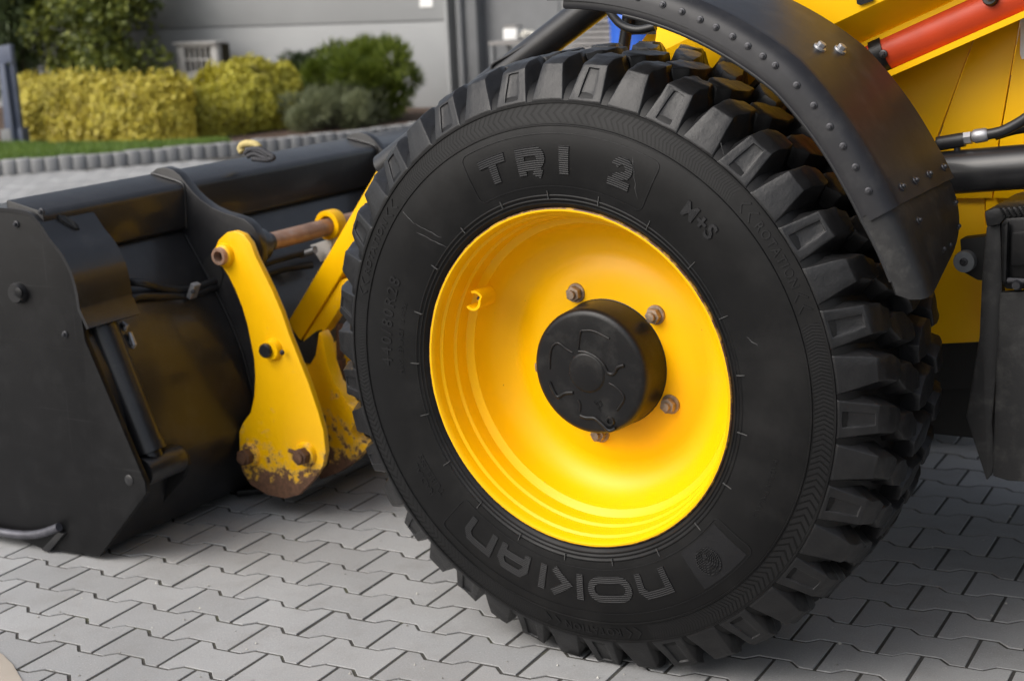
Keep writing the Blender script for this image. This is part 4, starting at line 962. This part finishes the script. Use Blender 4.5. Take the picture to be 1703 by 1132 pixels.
def bush(name, label, c, rx, h, n, mat, size, asp, spiky=.0, group=None, zmin=0.0):
    root = tag(empty(name, M=Matrix.Translation(Vector((c.x, c.y, 0)))), label, 'shrub', group); mb = MB(); st = MB()
    for k in range(9):
        a = rdir(); a.z = abs(a.z)+.4; a.normalize(); e = Vector((a.x*rx*.7, a.y*rx*.7, .085+h*a.z*.8)); st.tube([(0, 0, .06), e*.5, e], [.02, .012, .004], 6)
    st.build('stem', M['bark'], root)
    cl = [(Vector((random.gauss(0, .42)*rx, random.gauss(0, .42)*rx, .085+h*random.uniform(.12, .8))), random.uniform(.16, .42)*min(rx, h)) for _ in range(38)]
    for i in range(n):
        cc, r = random.choice(cl); q = rdir(); p = cc+q*r*random.uniform(.55, 1.05)
        if p.z < .09+zmin: continue
        nr = (q+rdir()*.8).normalized()
        if spiky:
            dirn = (q+Vector((0, 0, .5))+rdir()*.4).normalized(); s = dirn.orthogonal().normalized()*size*.09
            mb.add([p-s, p+s, p+dirn*size], [(0, 1, 2)]); s2 = dirn.cross(s.normalized())*size*.09; mb.add([p-s2, p+s2, p+dirn*size*.9], [(0, 1, 2)])
        else: leaf(mb, p, size*random.uniform(.7, 1.2), nr, asp)
    mb.build('foliage', mat, root, smooth=0, fix=False, merge=False); return root
bush('yew_shrub', 'bushy bright green evergreen shrub before the wall', back(612, 208, .55), .52, .92, 16000, M['yew'], .10, .3, 1)
bush('juniper_shrub', 'low grey green juniper between hedge and evergreen', back(556, 216, .15), .46, .40, 8000, M['juniper'], .075, .3, 1)
bush('dark_shrub', 'small dark green shrub behind the hedge end', back(497, 196, 1.4), .40, .75, 7000, M['conifer'], .07, .4, 1)
def tree(name, label, c, rx, z0, z1, n, mat, size, asp, stems=3, spiky=0):
    root = tag(empty(name, M=Matrix.Translation(Vector((c.x, c.y, .06)))), label, 'tree'); tr = MB(); mb = MB(); tips = []
    for s in range(stems):
        a = 2*PI*s/stems+random.random(); b = Vector((math.cos(a), math.sin(a), 0)); pth = [Vector((0, 0, 0))+b*.03, b*rx*.15+Vector((0, 0, z0)), b*rx*.35+Vector((0, 0, lerp(z0, z1, .5))), b*rx*.45+Vector((0, 0, z1*.9))]
        tr.tube(smoothpath(pth, 4), [.055-.045*k/12 for k in range(13)], 8)
        for k in range(7):
            o = pth[1].lerp(pth[3], random.random()); q = rdir(); q.z = q.z*.5+.15; e = o+Vector((q.x*rx*.8, q.y*rx*.8, q.z*.6)); tr.tube([o, o.lerp(e, .5)+rdir()*.05, e], [.016, .010, .004], 6); tips.append((e, random.uniform(.2, .36))); tips.append((o.lerp(e, .6), random.uniform(.2, .34)))
    tr.build('trunk', M['bark'], root, smooth=60)
    for k in range(26): tips.append((Vector((random.uniform(-1, 1)*rx*.85, random.uniform(-1, 1)*rx*.85, random.uniform(z0, z1))), random.uniform(.18, .36)))
    for i in range(n):
        cc, r = random.choice(tips); q = rdir(); p = cc+q*r*random.random()**.4
        if p.z < z0*.7: continue
        if spiky:
            dirn = (q+rdir()*.6).normalized(); s = dirn.orthogonal().normalized()*size*.08; mb.add([p-s, p+s, p+dirn*size], [(0, 1, 2)])
        else: leaf(mb, p, size*random.uniform(.7, 1.2), (q*.4+rdir()+Vector((0, 0, .4))).normalized(), asp)
    mb.build('crown', mat, root, smooth=0, fix=False, merge=False); return root
tree('broadleaf_tree', 'glossy dark green broadleaf tree behind the golden shrub', back(190, 200, 1.3), .85, .45, 2.4, 10500, M['leaf'], .10, .5, 5)
tree('conifer_tree', 'dusky conifer at the left edge behind the hedge', back(35, 205, 1.6), .62, .30, 2.4, 16000, M['conifer'], .12, .3, 3, 1)

# ================================================================== BLOCK GRILLE, STEEL STAND
gc = back(332, 200, 1.55); GY = gc.y
gr = tag(empty('block_grille', M=Matrix.Translation((gc.x, gc.y, .085))), 'pale concrete box with ten small openings behind the hedge', 'vent')
def gl(px, py): p = at(px, py, GY); return (p.x-gc.x, p.z-.085)
x0, zt = gl(297, 74); x1, zb = gl(368, 130); gw, gh = x1-x0, zt
fr = MB()
fr.box(((x0+x1)/2, .12, zt/2), (gw*.94, .20, zt-.02)); fr.build('body', M['core'], gr)
ft = MB(); cx_ = (x0+x1)/2; ow = gw*.66/5; ox = cx_-gw*.33; oz = zt-.02-gh*.0
ztop, zbot = gl(330, 79)[1], gl(330, 119)[1]; zm = (ztop+zbot)/2; bt_ = .014
ft.box((cx_, 0, (zt+ztop)/2+.0), (gw, .08, zt-ztop)); ft.box((cx_, 0, zbot/2), (gw, .08, zbot))
for sx in (-1, 1): ft.box((cx_+sx*(gw*.33+gw*.5)/2, .001, (ztop+zbot)/2), (gw*.17, .078, ztop-zbot))
ft.build('front_frame', M['grille'], gr, bevel=.004)
for k in range(1, 5): MB().box((ox+ow*k, .002, (ztop+zbot)/2), (.016, .07, ztop-zbot)).build('bar', M['grille'], gr)
MB().box((cx_, -.002, zm), (gw*.66, .06, .022)).build('bar', M['grille'], gr)
MB().box((cx_, .02, zt+.012), (gw*1.08, .22, .024)).build('cap', M['grille'], gr, bevel=.004)
sc_ = atz(20, 243, .085); SY = sc_.y
stn = tag(empty('steel_stand', M=Matrix.Translation(sc_)), 'blue grey steel stand with two slanting legs on the lawn', 'stand')
def sl_(px, py, Y=SY): return at(px, py, Y)-sc_
def spr(pts, name, Y=SY, d=.05, mat='bluegrey'): MB().prism([sl_(x, y, Y) for x, y in pts], (0, d, 0)).build(name, M[mat], stn, bevel=.004)
spr([(-8, 78), (16, 74), (20, 104), (14, 104), (-6, 110)], 'head'); spr([(-2, 108), (6, 106), (24, 240), (10, 243)], 'leg', SY-.03); spr([(13, 103), (20, 103), (34, 216), (24, 217)], 'leg', SY+.03)
spr([(19, 216), (35, 213), (39, 241), (22, 243)], 'foot', SY+.02, .10); spr([(0, 216), (16, 214), (21, 243), (3, 246)], 'foot', SY-.04, .06, 'pipe_grey')

# ================================================================== BUILDING
WY = 12.8
bld = tag(empty('building', M=Matrix.Translation((-12, WY, 0))), 'grey clad building with ribbed wall panels behind the planting bed', 'building')
def wx(px, py, Y=WY): return at(px, py, Y).x
xe = wx(746, 100); zj = at(560, 40, WY).z
rows = [(0, zj), (zj, zj+1.0), (zj+1.0, zj+2.0), (zj+2.0, zj+3.2)]
for z0_, z1_ in rows:
    for xa, xb in ((-26, -18), (-18, xe-.02)):
        MB().box(((xa+xb)/2+12, .05, (z0_+z1_)/2), (xb-xa-.012, .1, z1_-z0_-.014)).build('wall_panel', M['wall'], bld, bevel=.003)
MB().box((-4, .17, 2.1), (18+0.0, .1, 4.2)).build('backing', M['pipe_grey'], bld)
MB().box((xe+.02+12, .03, 2.1), (.05, .16, 4.2)).build('corner_trim', M['wall'], bld)
xp0, xp1 = wx(766, 100), wx(800, 100)
MB().box(((xp0+xp1)/2+12, .05, 2.1), (xp1-xp0, .22, 4.2)).build('door_post', M['pipe_grey'], bld, bevel=.01)
MB().cyl((wx(776, 100)+12, -.09, 0), (wx(776, 100)+12, -.09, 4.2), .035, 16).build('downpipe', M['pipe_grey'], bld)
for k, (z0_, z1_) in enumerate(((0, .55), (.55, 1.12), (1.12, 1.70), (1.70, 2.3), (2.3, 3.6))):
    MB().box((xp1+4.0+12, .16, (z0_+z1_)/2), (8.0, .06, z1_-z0_-.016)).build('door_panel', M['door_grey'], bld, bevel=.004)
MB().prism([at(x, y, WY-.006) - Vector((-12, WY, 0)) for x, y in ((698, -20), (720, -20), (720, 12), (698, 13))], (0, -.004, 0)).build('notice', M['white'], bld)
# shelf with things in front of the door
SHY = 12.0
def shp(pts, Y=SHY): return [at(x, y, Y) for x, y in pts]
o1 = at(812, 70, SHY); o2 = at(900, 66, SHY); sh = tag(empty('bench', M=Matrix.Translation((o1.x, SHY, 0))), 'grey work bench standing at the garage door', 'bench')
MB().box(((o2.x-o1.x)/2, .2, o1.z-.02), (o2.x-o1.x, .4, .04)).build('top', M['slats'], sh, bevel=.004)
for xx in (.03, o2.x-o1.x-.03):
    for yy in (.03, .37): MB().box((xx, yy, (o1.z-.04)/2), (.05, .05, o1.z-.04)).build('leg', M['pipe_grey'], sh)
MB().box(((o2.x-o1.x)/2, .34, .35), (o2.x-o1.x-.1, .02, .5)).build('back_board', M['slats'], sh)
bx_ = at(846, 60, SHY); bxo = MB().prism([(p.x, SHY+.05, p.z) for p in shp(((833, 67), (855, 66), (855, 47), (833, 48)))], (0, .14, 0)).build('box', M['white'], None, bevel=.003); tag(bxo, 'small white box on the work bench', 'box')
MB().prism([(p.x, SHY+.045, p.z) for p in shp(((832, 48), (856, 47), (853, 43), (835, 43)))], (0, .15, 0)).build('lid', M['slats'], bxo)
cm = MB(); c_ = at(866, 56, SHY); 
for k in range(5): cm.tube(smoothpath([c_+Vector((random.uniform(-.05, .12), .05+random.random()*.1, random.uniform(-.04, .02))) for _ in range(4)], 4), .018, 8)
tag(cm.build('cloth', M['cloth'], smooth=80), 'crumpled pale cloth lying beside the white box', 'cloth')
# slat stack and blue barrel further right
ss = tag(empty('slat_stack', M=Matrix.Translation((at(985, 70, 9.0).x, 9.0, 0))), 'stack of grey timber slats behind the tyre', 'timber'); sx0 = at(985, 70, 9.0).x
for k in range(30):
    MB().box((random.uniform(-.02, .02), random.uniform(-.02, .02)+.2, .02+k*.045), (.46, .5, .034)).build('slat', M['slats'], ss, smooth=0)
bc = at(1043, 60, 8.6)+Vector((.09, 0, 0)); brl = MB().revolve([(0, 1.62), (.20, 1.62), (.215, 1.60), (.215, 1.2), (.225, 1.18), (.225, 1.15), (.215, 1.13), (.215, .7), (.225, .68), (.225, .65), (.215, .63), (.215, 0), (0, 0)], (bc.x, 8.6, 0), (0, 0, 1), 32).build('barrel', M['blue'], None, fix=True)
tag(brl, 'tall blue plastic water butt glimpsed behind the black tube', 'barrel')
# pale slab at the lower left corner
slab = MB().prism([atz(x, y, -.05) for x, y in ((-10, 1108), (10, 1122), (26, 1138), (50, 1180), (-60, 1180), (-60, 1080))], (0, 0, .054)).build('edge_slab', M['slab'], None, bevel=.004); tag(slab, kind='structure')

# ================================================================== PAVING (last: it looks up which stones the view shows)
bpy.context.view_layer.update()
PO = Vector((-1.22659, .34113, 0)); PU = Vector((.999263, .038388, 0)); PV = Vector((.038388, -.999263, 0)); PA, PB = .2, .1389
g_ = .0043; we, wn = .0825-g_, .0564-g_; ue = .1-g_
outl = [(-ue, -we), (-.0640, -we), (-.0385, -wn), (.0385, -wn), (.0640, -we), (ue, -we), (ue, we), (.0640, we), (.0385, wn), (-.0385, wn), (-.0640, we), (-ue, we)]
def paver_geo():
    vs = []; n = len(outl); c = .0010
    ins = [(x-math.copysign(c, x)*(1 if abs(abs(x)-ue) < 1e-6 else 0.0), y-math.copysign(c, y)) for x, y in outl]
    for ring_, z in ((ins, 0), (outl, -.0010), (outl, -.02)): vs += [PU*x+PV*y+Vector((0, 0, z)) for x, y in ring_]
    fs = [list(range(n))]+[(i, n+i, n+(i+1) % n, (i+1) % n) for i in range(n)]+[(n+i, 2*n+i, 2*n+(i+1) % n, n+(i+1) % n) for i in range(n)]
    return vs, fs
pv_, pf_ = paver_geo(); t_mb = MB(); t_mb.add(pv_, pf_); pme = t_mb.mesh('paver', smooth=0)
dg = bpy.context.evaluated_depsgraph_get()
def seen(P):
    x, y, z = proj(P)
    if z < .2 or not (-30 < x < 1733 and -30 < y < 1162): return False
    d = P-CAM; L = d.length; hit, loc, *_ = scene.ray_cast(dg, CAM, d.normalized(), distance=L-.03); return not hit
cells = []
for v in range(-60, 22):
    for u in range(-52, 26):
        c = PO+PU*(PA*(u+.5+(.5 if v % 2 else 0)))+PV*(PB*v)
        if not (-11 < c.x < 3.6 and -2.6 < c.y < 8.4): continue
        if near_kerb(c) < .12: continue
        # keep outside the bed
        kk = min(range(0, len(ks), 8), key=lambda i: (ks[i]-c).length); dn = (ks[min(kk+1, len(ks)-1)]-ks[max(kk-1, 0)]); 
        if dn.cross(c-ks[kk]).z > 0: continue
        cells.append(c)
vis = []; rest = []
for c in cells:
    k = sum(seen(c+PU*a+PV*b) for a, b in ((0, 0), (.08, .05), (-.08, .05), (.08, -.05), (-.08, -.05)))
    if k: vis.append(((proj(c)[2])*(1 if k > 1 else 1.25), c))
    else: rest.append(c)
vis.sort(key=lambda q: q[0])
paving = tag(empty('paving'), kind='structure'); paving['label'] = 'grey interlocking concrete paving stones'
def jit(): return random.uniform(-.0006, .0006)
for _, c in vis[:300]:
    o = link('paver', pme, M['paver'], paving); o.location = c+Vector((jit()*.5, jit()*.5, jit())); o.rotation_euler = (random.gauss(0, .0025), random.gauss(0, .0025), random.gauss(0, .005))
rest += [c for _, c in vis[300:]]
rb_ = MB()
for c in rest:
    dz = jit(); dx = Vector((random.gauss(0, .004), random.gauss(0, .004), 0)); rb_.add([p+c+Vector((0, 0, dz+p.x*dx.x+p.y*dx.y)) for p in pv_], pf_)
tag(rb_.build('more_pavers', M['pavers'], paving, smooth=0, fix=False, merge=False), kind='stuff')
gt = MB(); gc_ = 0
while gc_ < 260:
    p = atz(random.uniform(-20, 1720), random.uniform(700, 1150), 0)
    if (p-Vector((CAM.x, CAM.y, 0))).length > 9 or near_kerb(p) < .3: continue
    r = random.choice((.0012, .0016, .002, .003, .0042))*random.uniform(.7, 1.2); a = random.random()*6.28
    vs__ = [p+Vector((math.cos(a+i*1.57)*r*random.uniform(.7, 1.3), math.sin(a+i*1.57)*r*random.uniform(.7, 1.3), .0008)) for i in range(4)]+[p+Vector((0, 0, .0008+r*random.uniform(.7, 1.2)))]
    gt.add(vs__, [(0, 1, 4), (1, 2, 4), (2, 3, 4), (3, 0, 4), (3, 2, 1, 0)]); gc_ += 1
tag(gt.build('grit', pmat('grit_stone', (.34, .33, .3), .9, var=.5, vs=3, island=.5), None, smooth=0, fix=False, merge=False), 'scattered grit and tiny stones on the paving', 'grit', kind='stuff')
print('pavers', len(vis), 'rest', len(rest), 'kerb', ki)
